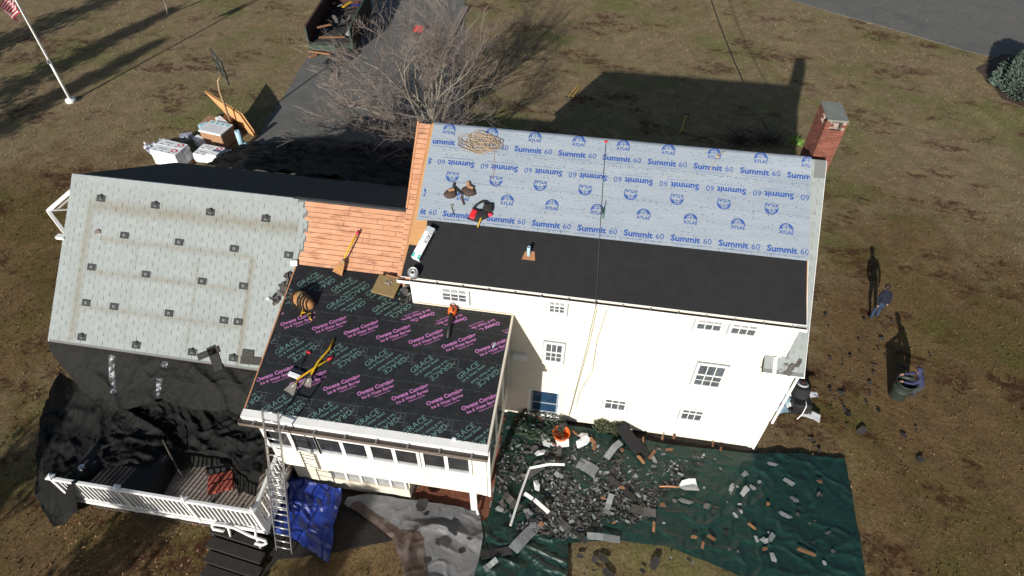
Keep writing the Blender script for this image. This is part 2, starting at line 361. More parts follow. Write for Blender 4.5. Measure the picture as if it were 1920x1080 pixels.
# ================================================================== the ground
def grass_material():
    m=bpy.data.materials.new('winter_lawn'); m.use_nodes=True; n=m.node_tree; N=n.nodes; L=n.links; b=N['Principled BSDF']; b.inputs['Roughness'].default_value=.95; b.inputs['Specular IOR Level'].default_value=.15
    tc=N.new('ShaderNodeTexCoord')
    def ns(sc,det,ro=.6,st=None):
        v=tc.outputs['Object']
        if st:
            mp=N.new('ShaderNodeMapping'); mp.inputs['Scale'].default_value=st[:3]; mp.inputs['Rotation'].default_value=(0,0,st[3]); mp.inputs['Location'].default_value=(st[4],st[4],0); L.new(v,mp.inputs[0]); v=mp.outputs[0]
        t=N.new('ShaderNodeTexNoise'); t.inputs['Scale'].default_value=sc; t.inputs['Detail'].default_value=det; t.inputs['Roughness'].default_value=ro; L.new(v,t.inputs['Vector']); return t.outputs['Fac']
    def rg(f,a,b_,c=0,d=1):
        r=N.new('ShaderNodeMapRange'); r.interpolation_type='SMOOTHSTEP'
        for i,v in enumerate((a,b_,c,d)): r.inputs[i+1].default_value=v
        L.new(f,r.inputs[0]); return r.outputs[0]
    def mix(a,c,f,mode='MIX'):
        x=N.new('ShaderNodeMix'); x.data_type='RGBA'; x.blend_type=mode
        for s,v in ((0,f),(6,a),(7,c)):
            if isinstance(v,tuple): x.inputs[s].default_value=(*v,1)
            elif isinstance(v,float): x.inputs[s].default_value=v
            else: L.new(v,x.inputs[s])
        return x.outputs[2]
    def mul(a,c):
        x=N.new('ShaderNodeMath'); x.operation='MULTIPLY'; L.new(a,x.inputs[0]); L.new(c,x.inputs[1]); return x.outputs[0]
    c=mix((.262,.20,.12),(.188,.142,.083),rg(ns(1.1,9,.75),.36,.64))
    c=mix(c,(.15,.155,.056),rg(ns(.16,9,.72,(1,1,1,0,3.0)),.465,.63,0,.82))
    c=mix(c,(.285,.24,.125),rg(ns(.33,8,.7,(1,1,1,0,40.0)),.54,.68,0,.6))
    c=mix(c,(.095,.050,.030),mul(rg(ns(.20,10,.78,(1,1.7,1,.5,17.0)),.525,.60),rg(ns(2.6,5,.7),.35,.55)))
    sp=N.new('ShaderNodeSeparateXYZ'); L.new(tc.outputs['Object'],sp.inputs[0])
    def blob_(cx,cy,rx,ry):            # browner, darker ground in the side and back yard
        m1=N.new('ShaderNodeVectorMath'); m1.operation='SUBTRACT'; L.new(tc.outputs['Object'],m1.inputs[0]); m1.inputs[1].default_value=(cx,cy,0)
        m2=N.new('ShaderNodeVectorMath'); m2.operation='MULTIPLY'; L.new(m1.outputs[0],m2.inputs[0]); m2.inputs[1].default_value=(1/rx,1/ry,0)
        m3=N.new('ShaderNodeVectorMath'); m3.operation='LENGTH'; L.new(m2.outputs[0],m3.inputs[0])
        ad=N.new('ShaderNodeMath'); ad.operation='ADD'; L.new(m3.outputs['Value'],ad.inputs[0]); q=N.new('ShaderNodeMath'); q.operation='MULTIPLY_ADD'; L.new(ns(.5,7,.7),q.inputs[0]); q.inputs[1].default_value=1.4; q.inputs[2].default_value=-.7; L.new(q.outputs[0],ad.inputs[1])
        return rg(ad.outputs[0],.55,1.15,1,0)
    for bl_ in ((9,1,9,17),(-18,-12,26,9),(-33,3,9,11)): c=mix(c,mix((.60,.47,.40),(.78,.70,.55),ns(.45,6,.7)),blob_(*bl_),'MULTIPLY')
    f=rg(ns(11,6,.8),.30,.70); c=mix(c,mix((.58,.56,.52),(1.28,1.28,1.25),f),1.0,'MULTIPLY')
    c=mix(c,(.33,.26,.16),mul(rg(ns(23,2,.5),.66,.74),rg(ns(.8,4),.45,.65)))
    L.new(c,b.inputs['Base Color'])
    bp=N.new('ShaderNodeBump'); bp.inputs['Strength'].default_value=1.0; bp.inputs['Distance'].default_value=.05; L.new(ns(9,7,.8),bp.inputs['Height']); L.new(bp.outputs[0],b.inputs['Normal'])
    return m
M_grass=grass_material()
gb=MB(); n_=60
def gz(x,y): return -.02+.0*x
gx=[-400,-120]+[-62+i*2.0 for i in range(46)]+[90,400]; gy=[-150,-60]+[-20+i*2.0 for i in range(41)]+[120,300,700]
gb.v=[(x,y,(-.06+.02*nz(x*.1,y*.1)) if abs(x)<80 and y<70 else -.06) for y in gy for x in gx]
gb.f=[(j*len(gx)+i,j*len(gx)+i+1,(j+1)*len(gx)+i+1,(j+1)*len(gx)+i) for j in range(len(gy)-1) for i in range(len(gx)-1)]
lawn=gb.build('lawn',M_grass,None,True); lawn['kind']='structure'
def sheet(name,m,pts,z,th=.03):
    b=MB(); b.prism([(p.x,p.y) for p in pts],z-th,z); o=b.build(name,m); o['kind']='structure'; return o
# road in the far right corner, its edge a long curve
re=[G(*p) for p in ((1455,-8),(1500,4),(1560,22),(1630,41),(1700,61),(1760,79),(1820,96),(1860,105),(1960,128))]
re=[Vector((-25,re[0].y+17,0)),Vector((-5,re[0].y+5.5,0))]+re+[Vector((60,re[-1].y-4,0))]
sheet('road',M_asph,re+[Vector((80,75,0)),Vector((-40,75,0))],-.035,.06)
dl=[G(420,345),G(470,272),G(533,178),G(584,92)]; dd=(dl[3]-dl[1]).normalized()
dr=[G(872,-4),Vector((-11.6,7.6,0))]
drv=[Vector((dl[0].x+1.2,6.9,0))]+dl[1:]+[dl[3]+dd*30]
dd2=Vector((.25,1,0)).normalized()
drv+=[dr[0]+dd2*22,dr[0],Vector((-14.0,16,0)),Vector((-12.6,11,0)),Vector((-12.5,6.9,0))]
sheet('driveway',M_asph,drv,-.03,.06)
# mulch and bare soil beds beside the house
sheet('soil_bed',M_soil,[G(505,900),G(640,905),G(905,960),G(870,985),G(700,1020),G(560,1045),G(500,1050)],-.004,.05)
sheet('soil_bed',M_soil,[Vector((-12.5,.3,0)),Vector((.2,.3,0)),Vector((.2,-1.0,0)),Vector((-12.5,-1.2,0))],-.002,.05)
sheet('mulch_bed',M_mulch,[G(1830,128),G(1855,150),G(1880,185),G(1930,205),G(2010,200),G(2010,120),G(1880,100)],-.008,.05)
# short dry grass standing proud of the lawn
def tufts():
    import numpy as np
    rs=np.random.RandomState(3); K=60000
    x=rs.uniform(-44,26,K); y=rs.uniform(-11,46,K)
    z=np.full(K,-.075)
    keep=~((x>-24)&(x<.3)&(y>-5.5)&(y<9)); x,y,z=x[keep],y[keep],z[keep]; K=len(x)
    a=rs.uniform(0,6.283,K); h=rs.uniform(.02,.08,K); wd=rs.uniform(.015,.05,K); lx=rs.uniform(-.07,.07,K); ly=rs.uniform(-.07,.07,K)
    co=np.zeros((K,3,3)); dx=np.cos(a)*wd; dy=np.sin(a)*wd
    co[:,0]=np.stack([x-dx,y-dy,z],1); co[:,1]=np.stack([x+dx,y+dy,z],1); co[:,2]=np.stack([x+lx,y+ly,z+h+.03],1)
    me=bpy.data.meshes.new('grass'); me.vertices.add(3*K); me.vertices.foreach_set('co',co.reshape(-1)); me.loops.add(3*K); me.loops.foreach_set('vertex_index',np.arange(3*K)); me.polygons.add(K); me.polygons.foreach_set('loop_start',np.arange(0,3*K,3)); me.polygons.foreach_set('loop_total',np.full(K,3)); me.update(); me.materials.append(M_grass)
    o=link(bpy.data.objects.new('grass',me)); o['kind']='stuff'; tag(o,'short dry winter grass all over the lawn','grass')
tufts()
# ================================================================== building helpers
HB=1.8
def siding(b,x0,x1,z0,z1,y,e=.105,dep=.022,flip=1):      # lapped clapboards on a wall that faces -y
    n=max(1,round((z1-z0)/e)); h=(z1-z0)/n
    for i in range(n):
        za=z0+i*h; zb=za+h
        b.add([(x0,y-dep,za),(x1,y-dep,za),(x1,y-.003,zb),(x0,y-.003,zb),(x0,y,za),(x1,y,za)],[(0,1,2,3),(4,5,1,0)])
def siding_x(b,y0,y1,z0,z1,x,sgn,e=.105,dep=.022):       # on a wall facing +-x
    n=max(1,round((z1-z0)/e)); h=(z1-z0)/n
    for i in range(n):
        za=z0+i*h; zb=za+h
        b.add([(x+sgn*dep,y0,za),(x+sgn*dep,y1,za),(x+sgn*.003,y1,zb),(x+sgn*.003,y0,zb),(x,y0,za),(x,y1,za)],[(0,1,2,3),(4,5,1,0)])
def window(parent,x0,x1,z0,z1,y,cols=3,rows=2,split=.32,fr=.07,upper=None,label=None):
    b=MB(); d=.055; q=y-d
    b.box((x0,q,z0),(x0+fr,y,z1)); b.box((x1-fr,q,z0),(x1,y,z1)); b.box((x0+fr,q,z1-fr),(x1-fr,y,z1)); b.box((x0+fr,q,z0),(x1-fr,y,z0+fr))
    b.box((x0-.02,q-.035,z0-.035),(x1+.02,y,z0))
    zs=z1-fr-(z1-z0-2*fr)*split
    b.box((x0+fr,q+.008,zs-.025),(x1-fr,y,zs+.025))
    wn=b.build('window',M_white,parent)
    k=MB(); e=.028; k.box((x0-e,q+.02,z0),(x0-.001,y,z1)); k.box((x1+.001,q+.02,z0),(x1+e,y,z1)); k.box((x0-e,q+.02,z1+.001),(x1+e,y,z1+e)); k.build('shade_line',M_shadedoor,wn)  # strips paint a blue-grey shadow line round the frame
    for (za,zb,m,yy,rw) in ((zs+.025,z1-fr,upper or M_glass2,y-.030,1),(z0+fr,zs-.025,M_glass,y-.026,rows)):
        p=MB(); p.box((x0+fr,yy,za),(x1-fr,yy+.006,zb)); p.build('pane',m,wn)
        g=MB(); W=x1-x0-2*fr
        for i in range(1,cols): xx=x0+fr+W*i/cols; g.box((xx-.012,yy-.012,za),(xx+.012,yy-.001,zb))
        for i in range(1,rw): zz=za+(zb-za)*i/rw; g.box((x0+fr,yy-.010,zz-.011),(x1-fr,yy-.0015,zz+.011))
        if cols>1 or rw>1: g.build('muntin',M_white,wn)
    return wn
def pxwin(rect,y):
    x0,y0,x1,y1=rect; xm,ym=(x0+x1)/2,(y0+y1)/2; sl_=.115*(x1-x0)/2; y0+=sl_; y1-=sl_      # picked boxes round edges that slant in the picture
    return AY(x0,ym,y).x,AY(x1,ym,y).x,AY(xm,y1,y).z,AY(xm,y0,y).z
def slab(b,pl,u0,v0,u1,v1,th=.12,top=0.0,mi=0):           # a board of a roof, in the roof's own plane
    b.add([pl.P(u,v,h) for h in (top-th,top) for u,v in ((u0,v0),(u1,v0),(u1,v1),(u0,v1))],[(0,3,2,1),(4,5,6,7),(0,1,5,4),(1,2,6,5),(2,3,7,6),(3,0,4,7)],mi)
def gutter(parent,x0,x1,y,z,wd=.13,dp=.11,face=M_white,inside=M_gutin,straps=0):
    b=MB(); t=.012
    b.box((x0,y-wd,z-dp),(x1,y-wd+t,z)); b.box((x0,y-wd+t,z-dp),(x1,y,z-dp+t)); b.box((x0,y-wd+t,z-dp+t),(x0+t,y,z)); b.box((x1-t,y-wd+t,z-dp+t),(x1,y,z))
    g=b.build('gutter',face,parent)
    c=MB(); c.box((x0+t+.002,y-wd+t+.002,z-dp+t),(x1-t-.002,y-.002,z-dp*.45)); c.build('gutter_lining',inside,g)
    for i in range(straps):
        x=x0+(x1-x0)*(i+.5)/straps; s=MB(); s.box((x-.018,y-wd-.004,z+.002),(x+.018,y+.02,z+.014)); s.build('gutter_strap',M_strap,g)
    return g
# shingles: one shared mesh, a thin wedge that is thickest at its lower edge
TW,TE=.40,.168
def shmesh(b):
    w_=TW-.010; e=TE+.02
    b.add([(0,0,.016),(w_,0,.016),(w_,e,.003),(0,e,.003),(0,0,.001),(w_,0,.001)],[(0,1,2,3),(4,5,1,0),(4,0,3),(5,2,1)])
SH=unitmesh('shingle',M_shing,shmesh)
def plmat(pl,u,v,h=0,ang=0):
    p=pl.P(u,v,h); return Matrix(((1,0,0,p.x),(0,pl.vd.y,pl.n.y,p.y),(0,pl.vd.z,pl.n.z,p.z),(0,0,0,1)))@Matrix.Rotation(ang,4,'Z')
def shingles(pl,parent,rows,vtop,u0f,u1f,limit):
    # rows counted down from vtop; u0f/u1f give the left/right end of each row; nearest to the camera become parts
    todo=[]
    for r in range(rows):
        v=vtop-(r+1)*TE; a,b_=u0f(v),u1f(v); u=a-TW*((r%2)*.5+random.uniform(0,.04))
        while u<b_:
            ua,ub=max(u,a),min(u+TW-.010,b_)
            if ub-ua>.05: todo.append((ua,v,ub-ua,random.uniform(-.006,.006),random.uniform(-.003,.004)))
            u+=TW
    todo.sort(key=lambda t:(pl.P(t[0],t[1])-CAM).length)
    mb=MB()
    for i,(u,v,w_,a,h) in enumerate(todo):
        M=plmat(pl,u,v,h+.001,a)@Matrix.Diagonal((w_/(TW-.010),1,1,1))
        if i<limit: inst(SH,'shingle',M,parent)
        else:
            mb.at(M); shmesh(mb)
    if len(todo)>limit:
        o=mb.build('shingles',M_shing,parent); o['kind']='stuff'
# ================================================================== main house
XL,XR=-12.386,.06; DXL,DXR=-11.783,-.603; YW=-.05
house=thing('main_house','tall cream clapboard house with blue and black covered roof and brick chimney','house',(-6,4.4,0))
# walls
yb=2*YR-YW; zc=CAPE.z(YW)
b=MB(); b.box((XL+.04,0,-.3),(XR-.06,yb-.05,HB)); b.build('foundation_wall',M_siding,house)
b=MB(); siding(b,XL+.04,XR-.06,.06,HB,0); o=b.build('siding',M_siding,house); o['kind']='stuff'
b=MB(); b.box((XL,YW,HB),(XR,yb,zc-.2)); 
for x in (XL,XR):
    b.add([(x,YW,zc-.2),(x,yb,zc-.2),(x,yb,zc-.15),(x,YR,ZR-.2),(x,YW,zc-.15)],[(0,1,2,3,4)])
# dormer box: rear wall and two cheeks
zt=DORM.z(YW)-.06
b.add([(DXL,YW,zc-.2),(DXR,YW,zc-.2),(DXR,YW,zt),(DXL,YW,zt)],[(0,1,2,3)])
for x in (DXL,DXR): b.add([(x,YW,zc-.2),(x,YW,zt),(x,YR,ZR-.1),(x,YR,zc-.2)],[(0,1,2,3)])
b.build('upper_wall',M_siding,house)
b=MB(); siding(b,XL,XR,HB,zc-.25,YW); siding(b,DXL,DXR,zc-.25,zt-.02,YW); siding_x(b,YW,yb,HB,zc-.25,XR,1); siding_x(b,YW,yb,HB,zc-.25,XL,-1); o=b.build('siding',M_siding,house); o['kind']='stuff'
# corner boards, frieze, sill strip
def cboard(x0,x1,z0,z1,y=YW,d=.035):
    b=MB(); b.box((x0,y-d,z0),(x1,y,z1)); b.build('corner_board',M_white,house)
cboard(XR-.14,XR+.012,HB+.002,zc-.28); cboard(XR-.20,XR-.065,.0,HB-.004,0,.032); cboard(DXL-.012,DXL+.14,5.40,zt-.05); cboard(DXR-.16,DXR+.012,zc-.02,zt-.05)
b=MB(); b.box((XR+.012,YW+.02,HB+.05),(XR+.05,YW+.16,zc-.30)); b.build('corner_board',M_white,house)
for x0,x1,z0,z1,y in ((DXR+.02,DXR+.11,zc+.12,zt-.1,YW-.02),(XR+.06,XR+.13,HB-.02,zc-.40,YW-.02),(XR-.06,XR+.01,.02,HB-.06,-.02)):
    b=MB(); b.bbox((x0,y-.08,z0),(x1,y,z1),.01); b.build('downspout',M_white,house)
# cape roof: bare boards at the left end, old grey shingles at the right end, dark front
RXL,RXR=-12.483,.12
croof=MB(); slab(croof,CAPE,RXL,-(YR+.02)/CAPE.c,RXR,0,.14,-.022)
slab(croof,CAPE,-1.05,-(YR+.462)/CAPE.c,RXR,-(YR+.021)/CAPE.c,.14,-.022)
slab(croof,CAPF,RXL,0,RXR,(YR+.42)/CAPF.c,.14,-.022); croof=croof.build('roof',M_shdark,house)
b=MB(); slab(b,CAPE,-1.05,-(YR+.462)/CAPE.c,RXR-.01,-.02,.012,-.006); b.build('shingle_underlay',M_slot,croof)
vE=-(YR+.462)/CAPE.c
nr=int(-vE/TE)
shingles(CAPE,croof,nr,-.02,lambda v:(-1.04 if v<-(YR+.05)/CAPE.c else DXR-.02),lambda v:RXR+.01,200)
b=MB(); b.add([CAPE.P(u,vE+a,h) for h in (-.19,.0) for u,a in ((-1.08,-.02),(RXR+.03,-.02),(RXR+.03,.015),(-1.08,.015))],[(0,3,2,1),(4,5,6,7),(0,1,5,4),(1,2,6,5),(2,3,7,6),(3,0,4,7)]); b.build('fascia',M_white,house)
b=MB(); slab(b,CAPE,RXR+.005,vE,RXR+.03,-.02,.2,-.01); slab(b,CAPF,RXR+.005,.02,RXR+.03,(YR+.4)/CAPF.c,.2,-.01); b.build('rake_board',M_white,house)
# a white gutter pipe lying over the eave stub, and loose broken tabs on it
b=MB(); b.add([CAPE.P(u,v,h) for h in (.02,.09) for u,v in ((-.80,vE-.01),(-.70,vE-.01),(-.70,-(YR+.08)/CAPE.c),(-.80,-(YR+.08)/CAPE.c))],[(0,3,2,1),(4,5,6,7),(0,1,5,4),(1,2,6,5),(2,3,7,6),(3,0,4,7)]); b.build('downspout',M_white,house)
# bare boards on the left end of the cape roof
BRD=unitmesh('board',M_board,lambda b:b.bbox((0,.004,-.02),(1,.996,.004),.003))
def boards(pl,parent,v0,v1,hw,u0f,u1f,lens,h=.012,mesh=None):
    v=v1
    while v>v0+.03:
        hh=min(hw,v-v0); u=u0f(v-hh/2); ue=u1f(v-hh/2); first=True
        while u<ue-.02:
            l=random.uniform(*lens)*(random.uniform(.6,1) if first else 1); first=False; l=min(l,ue-u)
            if ue-u-l<.12: l=ue-u
            M=plmat(pl,u,v-hh,h+random.uniform(-.003,.004))@Matrix.Diagonal((l-.010,hh-.014,1,1)); o=inst(mesh or BRD,'board',M,parent); u+=l
        v-=hw
vj=-(YR-3.1)/CAPE.c
boards(CAPE,croof,-5.75,-.02,.165,lambda v:RXL+(.035 if v>-2.9 else -.01),lambda v:DXL+.12,(1.5,1.6),0)
b=MB(); slab(b,CAPE,RXL-.03,-2.8,RXL+.03,.02,.20,.02); slab(b,CAPF,RXL-.03,-.02,RXL+.03,(YR+.4)/CAPF.c,.2,.02); b.build('rake_board',M_fascia,house)
# dormer roof deck and its coverings
vD=-(YR+.062)/DORM.c; DX0,DX1=DXL-.25,DXR+.25
b=MB(); slab(b,DORM,DX0,vD,DX1,0,.10,0); droof=b.build('dormer_roof',M_ply,house)
b=MB(); slab(b,DORM,DX0-.05,vD,DX0-.001,-.05,.30,.010); b.build('rake_board',M_fascia,house)
b=MB(); slab(b,DORM,DX1+.001,vD,DX1+.014,-.05,.12,.004); b.build('rake_board',M_white,house)
PLY=unitmesh('plywood_sheet',M_ply,lambda b:b.bbox((0,0,-.001),(1,1,.006),.002))
u0,v0=DORM.puv(769,470); u1,v1=DORM.puv(806,398)
for k in range(3): inst(PLY,'plywood_sheet',plmat(DORM,DX0+.01,-3.05+k*.62,0.001)@Matrix.Diagonal((.62,.61,1,1)),droof)
def plane_poly(name,m,pl,px,h,parent,th=.006):
    P=[pl.puv(*p) for p in px]; n=len(P); b=MB()
    b.add([pl.P(u,v,h-th) for u,v in P]+[pl.P(u,v,h) for u,v in P],[tuple(range(n-1,-1,-1)),tuple(range(n,2*n))]+[(i,(i+1)%n,n+(i+1)%n,n+i) for i in range(n)])
    return b.build(name,m,parent)
def dpt(u,v,h): return DORM.P(u,v,h)
# two courses of black felt
for k,(pa,pb) in enumerate((([(803,400),(1513,474),(1511.5,552),(796,463)],.024),([(767,459),(1511.5,549),(1510,607),(757,518.5)],.012))):
    P=[DORM.puv(*q) for q in pa]; pb=pb+0
    if k==1: P[2]=(DX1,vD-.012); P[3]=(DX0-.01,vD-.012)
    top=polyline([Vector((P[0][0],P[0][1],0)),Vector((P[1][0],P[1][1],0))],40)
    o=cloth('felt_sheet',M_felt,[DORM.P(p.x,p.y,pb) for p in top],[DORM.P(*P[1],pb),DORM.P(*P[2],pb)],[DORM.P(*P[3],pb),DORM.P(*P[2],pb)],[DORM.P(*P[0],pb),DORM.P(*P[3],pb)],60,12,
        lambda p,s,t:tuple(DORM.n*(.006*fbm(p.x*1.1,p.y*1.6,3)+.007*max(0,.12-abs(fbm(p.x*.5+p.y*.3,p.y*.9,8.)))*8*.3)),house,zmin=None)
# blue underlay: three lapped courses
def bh(u,v):                      # height of the sheet above the deck: ripples, slack near the ridge
    h=.044+.010*fbm(u*.9,v*3.1,1.0)+.006*(.3-abs(fbm(u*2.2+v*.7,v*1.1,5.)))
    if v>-.55: h+=.035*max(0,fbm(u*1.1,v*.6,9.)+.1)*((v+.55)/.55)+ (.05*max(0,(u+3.5)/3.0)*((v+.55)/.55) if u>-3.5 else 0)
    return h
def brow(px): return DORM.puv(*px)[1]
vb0,vb1=brow((1160,452)),brow((1160,378)); vb2=brow((1160,318))
bl=[DORM.puv(*p) for p in ((813,240),(806,275),(797,320),(790,360),(784,401))]
def blu(v):
    for a,c in zip(bl,bl[1:]):
        if c[1]<=v<=a[1]: return a[0]+(c[0]-a[0])*(v-a[1])/(c[1]-a[1])
    return bl[0][0] if v>bl[0][1] else bl[-1][0]
def tri(v): return brow
tilt=(DORM.puv(1505,492)[1]-DORM.puv(830,419)[1])/(DORM.puv(1505,492)[0]-DORM.puv(830,419)[0])
courses=((vb0,vb1+.03,0),(vb1,vb2+.03,.004),(vb2,.03,.008))
um=-6.0
blues=[]
for k,(va,vb,dh) in enumerate(courses):
    nu,nv=150,16; vs=[];fs=[]
    for j in range(nv+1):
        for i in range(nu+1):
            s=i/nu; t=j/nv; v=va+(vb-va)*t; uA=blu(v); u=uA+(DX1+.01-uA)*s
            vt=v+(tilt*(u-um) if k<1 else tilt*.5*(u-um))*(1-t)
            if k==0 and u<-11.4: vt-=.10*(1-t)*(-11.4-u)
            p=DORM.P(u,min(vt,.03),bh(u,vt)+dh)
            if vt>.0: p=p+Vector((0,.06,-.05))
            vs.append(tuple(p))
    fs=[(j*(nu+1)+i,j*(nu+1)+i+1,(j+1)*(nu+1)+i+1,(j+1)*(nu+1)+i) for j in range(nv) for i in range(nu)]
    b=MB(); b.v=vs; b.f=fs; b.mi=[0]*len(fs); blues.append(b.build('blue_underlay_sheet',M_blue,house,True))
# lettering on the blue sheet
def globe(pr,u,v,r,flip=1):
    pr.mark()
    def L(pts,w_):
        for a,c in zip(pts,pts[1:]): pr.line(u+flip*a[0]*r,v+flip*a[1]*r,u+flip*c[0]*r,v+flip*c[1]*r,w_*r)
    arc=[(math.cos(t),math.sin(t)) for t in [PI*(-.06+1.12*i/14) for i in range(15)]]; L(arc,.13)
    for k in (-.6,0.02,.6): L([(k*math.cos(t),math.sin(t)) for t in [PI*(.5*i/6) for i in range(7)]],.06)
    L([(-.93,.32),(.93,.32)],.06); L([(-.76,.64),(.76,.64)],.06)
    q=[(.28,.9),(.62,.78),(.86,.5),(.98,.12),(.72,.2),(.62,.45),(.34,.55)]; pr.shape(q,[tuple(range(7))],u,v,0,flip*r,flip*r)
    q=[(-.98,.15),(-.8,.55),(-.62,.62),(-.7,.3),(-.6,.05)]; pr.shape(q,[tuple(range(5))],u,v,0,flip*r,flip*r)
    pr.text('ATLAS',u,v+flip*(-.72*r),.72*r,0 if flip>0 else PI,.022,1.0)
pb=[Print(),Print(),Print()]; ps=[Print(),Print(),Print()]
def summit(k,u,v,flip=1):
    a=0 if flip>0 else PI; pb[k].mark()
    pb[k].text('Summit',u,v,SZ,a,.030,1.05,'LEFT'); wS=SZ*3.22
    pb[k].text('60',u+flip*(wS+SZ*.30),v,SZ*.98,a,-.004,1.0,'LEFT')
    ps[k].text('Premium Synthetic Underlayment',u+flip*SZ*.25,v-flip*SZ*.38,SZ*.25,a,0,1.02,'LEFT')
uA,vA=DORM.puv(996.5,424); uB,vB=DORM.puv(1168.3,444); pit=(uB-uA)/2; SZ=pit*.192
for i in range(-3,8):
    u=uA+i*pit; v=vA+tilt*(u-uA); summit(0,u,v-.0)
u2,v2=DORM.puv(1010,386)
uL,vL=DORM.puv(951,378)
for i in range(-3,8):
    u=uL+i*pit; globe(pb[0],u,vL+tilt*(u-uL),SZ*.72)
uL,vL=DORM.puv(1013,347); t2=tilt*.8
for i in range(-4,8):
    u=uL+i*pit; globe(pb[1],u,vL+t2*(u-uL)-.02,SZ*.72,-1)
uS,vS=DORM.puv(1055,323)
for i in range(-4,8):
    u=uS+i*pit; summit(1,u,vS+t2*(u-uS),-1)
uS,vS=DORM.puv(964,285); t3=tilt*.45
for i in range(-3,9):
    u=uS+i*pit; summit(2,u,vS+t3*(u-uS))
uL,vL=DORM.puv(1003,262)
for i in range(-3,9):
    u=uL+i*pit; globe(pb[2],u,vL+t3*(u-uL)+.03,SZ*.72)
for k,(va,vb,dh) in enumerate(courses):
    lo=(va-.02,vb1+.0,vb2)[k] if k else va-.55; hi=(vb1-.02,vb2-.02,-.0)[k]
    if k==0: hi=vb1+.12
    if k==1: lo,hi=vb1-.22,vb2+.10
    if k==2: lo=vb2-.10
    mp=lambda u,v,dh=dh:DORM.P(u,v,bh(u,v)+dh+.009)
    pb[k].build_each('lettering',M_bprint,mp,(blu(va)+.06,lo,DX1-.01,hi),blues[k]); ps[k].build('small_lettering',M_bprint2,mp,(blu(va)+.06,lo,DX1-.01,hi),blues[k],True)
    nd=Print(); rr=random.Random(k)
    for i in range(330):
        u=rr.uniform(-11.5,DX1-.05); tl=tilt*(u-um)*(1,.5,.5)[k]; v=tl+(va-lo)*1.0+lo+.05+(((vb1,vb2,-.05)[k])-va-.1)*(rr.choice((0,.02,.04,.92,.95,.5,.3,.7)) if i%3 else rr.random())+rr.uniform(-.03,.03); s=rr.uniform(.010,.017)
        nd.shape([(s*math.cos(t),s*math.sin(t)) for t in [PI*2*q/6 for q in range(6)]],[tuple(range(6))],u,v)
    for q in range(60):
        u=-11.3+q*.19; z_=va+.09+rr.uniform(-.02,.02)+tilt*(u-um)*(1,.5,.5)[k]; nd.line(u,z_,u+rr.uniform(.06,.15),z_,.006)
    nd.build('nail_caps',M_bdot,mp,None,blues[k],True)
# gutters, fascia of dormer
zg=DORM.z(-.062)
gutter(house,DX0-.12,DX1+.03,-.078,zg-.05,.125,.11,straps=15)
b=MB(); slab(b,DORM,DX0-.02,vD-.03,DX1+.02,vD+.0,.02,.004); b.build('drip_edge',M_white,house)
# windows and door
for rect,sp,rw in (((826,532.5,879,569),.36,2),((1026,557,1064,590),.36,2),((1019,639,1058,681),.48,2),((1130,744,1177,771),.34,1),((1273,763,1321,791),.34,1),((1302,591,1359,624),.36,1),((1366,599,1424,633),.36,1),((1300,678,1360,729),.48,2)):
    y=0 if rect[1]>735 else YW
    x0,x1,z0,z1=pxwin(rect,y-.03); window(house,x0,x1,z0,min(z1,zt-.12) if z1>zc+.3 else z1,y-.022,3,rw,sp,.085,M_glass2 if rect[1]<600 else M_glass)
    t=MB(); t.box((x0-.01,y-.034,z0-.18),(x1+.01,y-.026,z0-.036)); t.build('window_trim',M_white,house)
dx0,dx1,dz0,dz1=pxwin((995,727,1047,783),0); dz0=.06; dz1=HB-.03
b=MB(); f=.11; q=-.07; b.box((dx0-f,q,dz0-.04),(dx0,0,dz1)); b.box((dx1,q,dz0-.04),(dx1+f,0,dz1)); b.box((dx0,q,dz1-.06),(dx1,0,dz1)); b.box((dx0,-.14,dz0-.06),(dx1,0,dz0)); door=b.build('door',M_white,house)
zm=[dz0,dz0+.42,dz0+.95,dz1-.06]
b=MB(); b.box((dx0+.001,-.045,zm[0]),(dx1-.001,-.03,zm[1])); b.build('door_panel',M_white,door)
for a,c in ((1,2),(2,3)):
    p=MB(); p.box((dx0+.07,-.042,zm[a]+.03),(dx1-.07,-.032,zm[c]-.03)); p.build('pane',M_bluegl,door)
b=MB(); b.box((dx0+.001,-.055,zm[1]),(dx0+.07,-.030,zm[3])); b.box((dx1-.07,-.055,zm[1]),(dx1-.001,-.030,zm[3]))
for z in zm[1:3]: b.box((dx0+.07,-.055,z-.03),(dx1-.07,-.030,z+.03))
b.build('door_frame',M_shadedoor,door); b=MB(); b.bbox((dx1-.05,-.11,.9),(dx1-.02,-.056,.98),.006); b.build('handle',M_alu,door)
b=MB(); b.bbox((dx0-.35,-.62,-.05),(dx1+.2,-.02,.045),.02); b.build('doorstep',M_stone,house)
for px,py,y in ((957,662,YW),(1062,775,0)):
    pass
c=AY(965,662,YW); b=MB(); b.bbox((c.x-.05,YW-.20,c.z-.12),(c.x+.42,YW-.026,c.z+.12),.02); b.build('vent_box',M_white,house)
# plumbing vent on the felt
M=DORM.mat(992,480,0,.038); pv=MB().at(M); pv.prism([(-.20,-.14),(.20,-.14),(.15,.14),(-.13,.12)],0,.012); pvo=pv.build('vent_flashing',M_wood,house)
p=DORM.pick(991,480); b=MB().at(Matrix.Translation(p)); b.lathe([(.052,-.1),(.052,.36),(.040,.36),(.040,.22)],12); b.build('vent_pipe',M_paleblue,house,True)
# ridge anchor
p=DORM.pick(1136,266,.05); b=MB().at(Matrix.Translation(p)); b.bbox((-.05,-.03,-.02),(.05,.03,.04),.01); b.build('ridge_anchor',M_red,house)
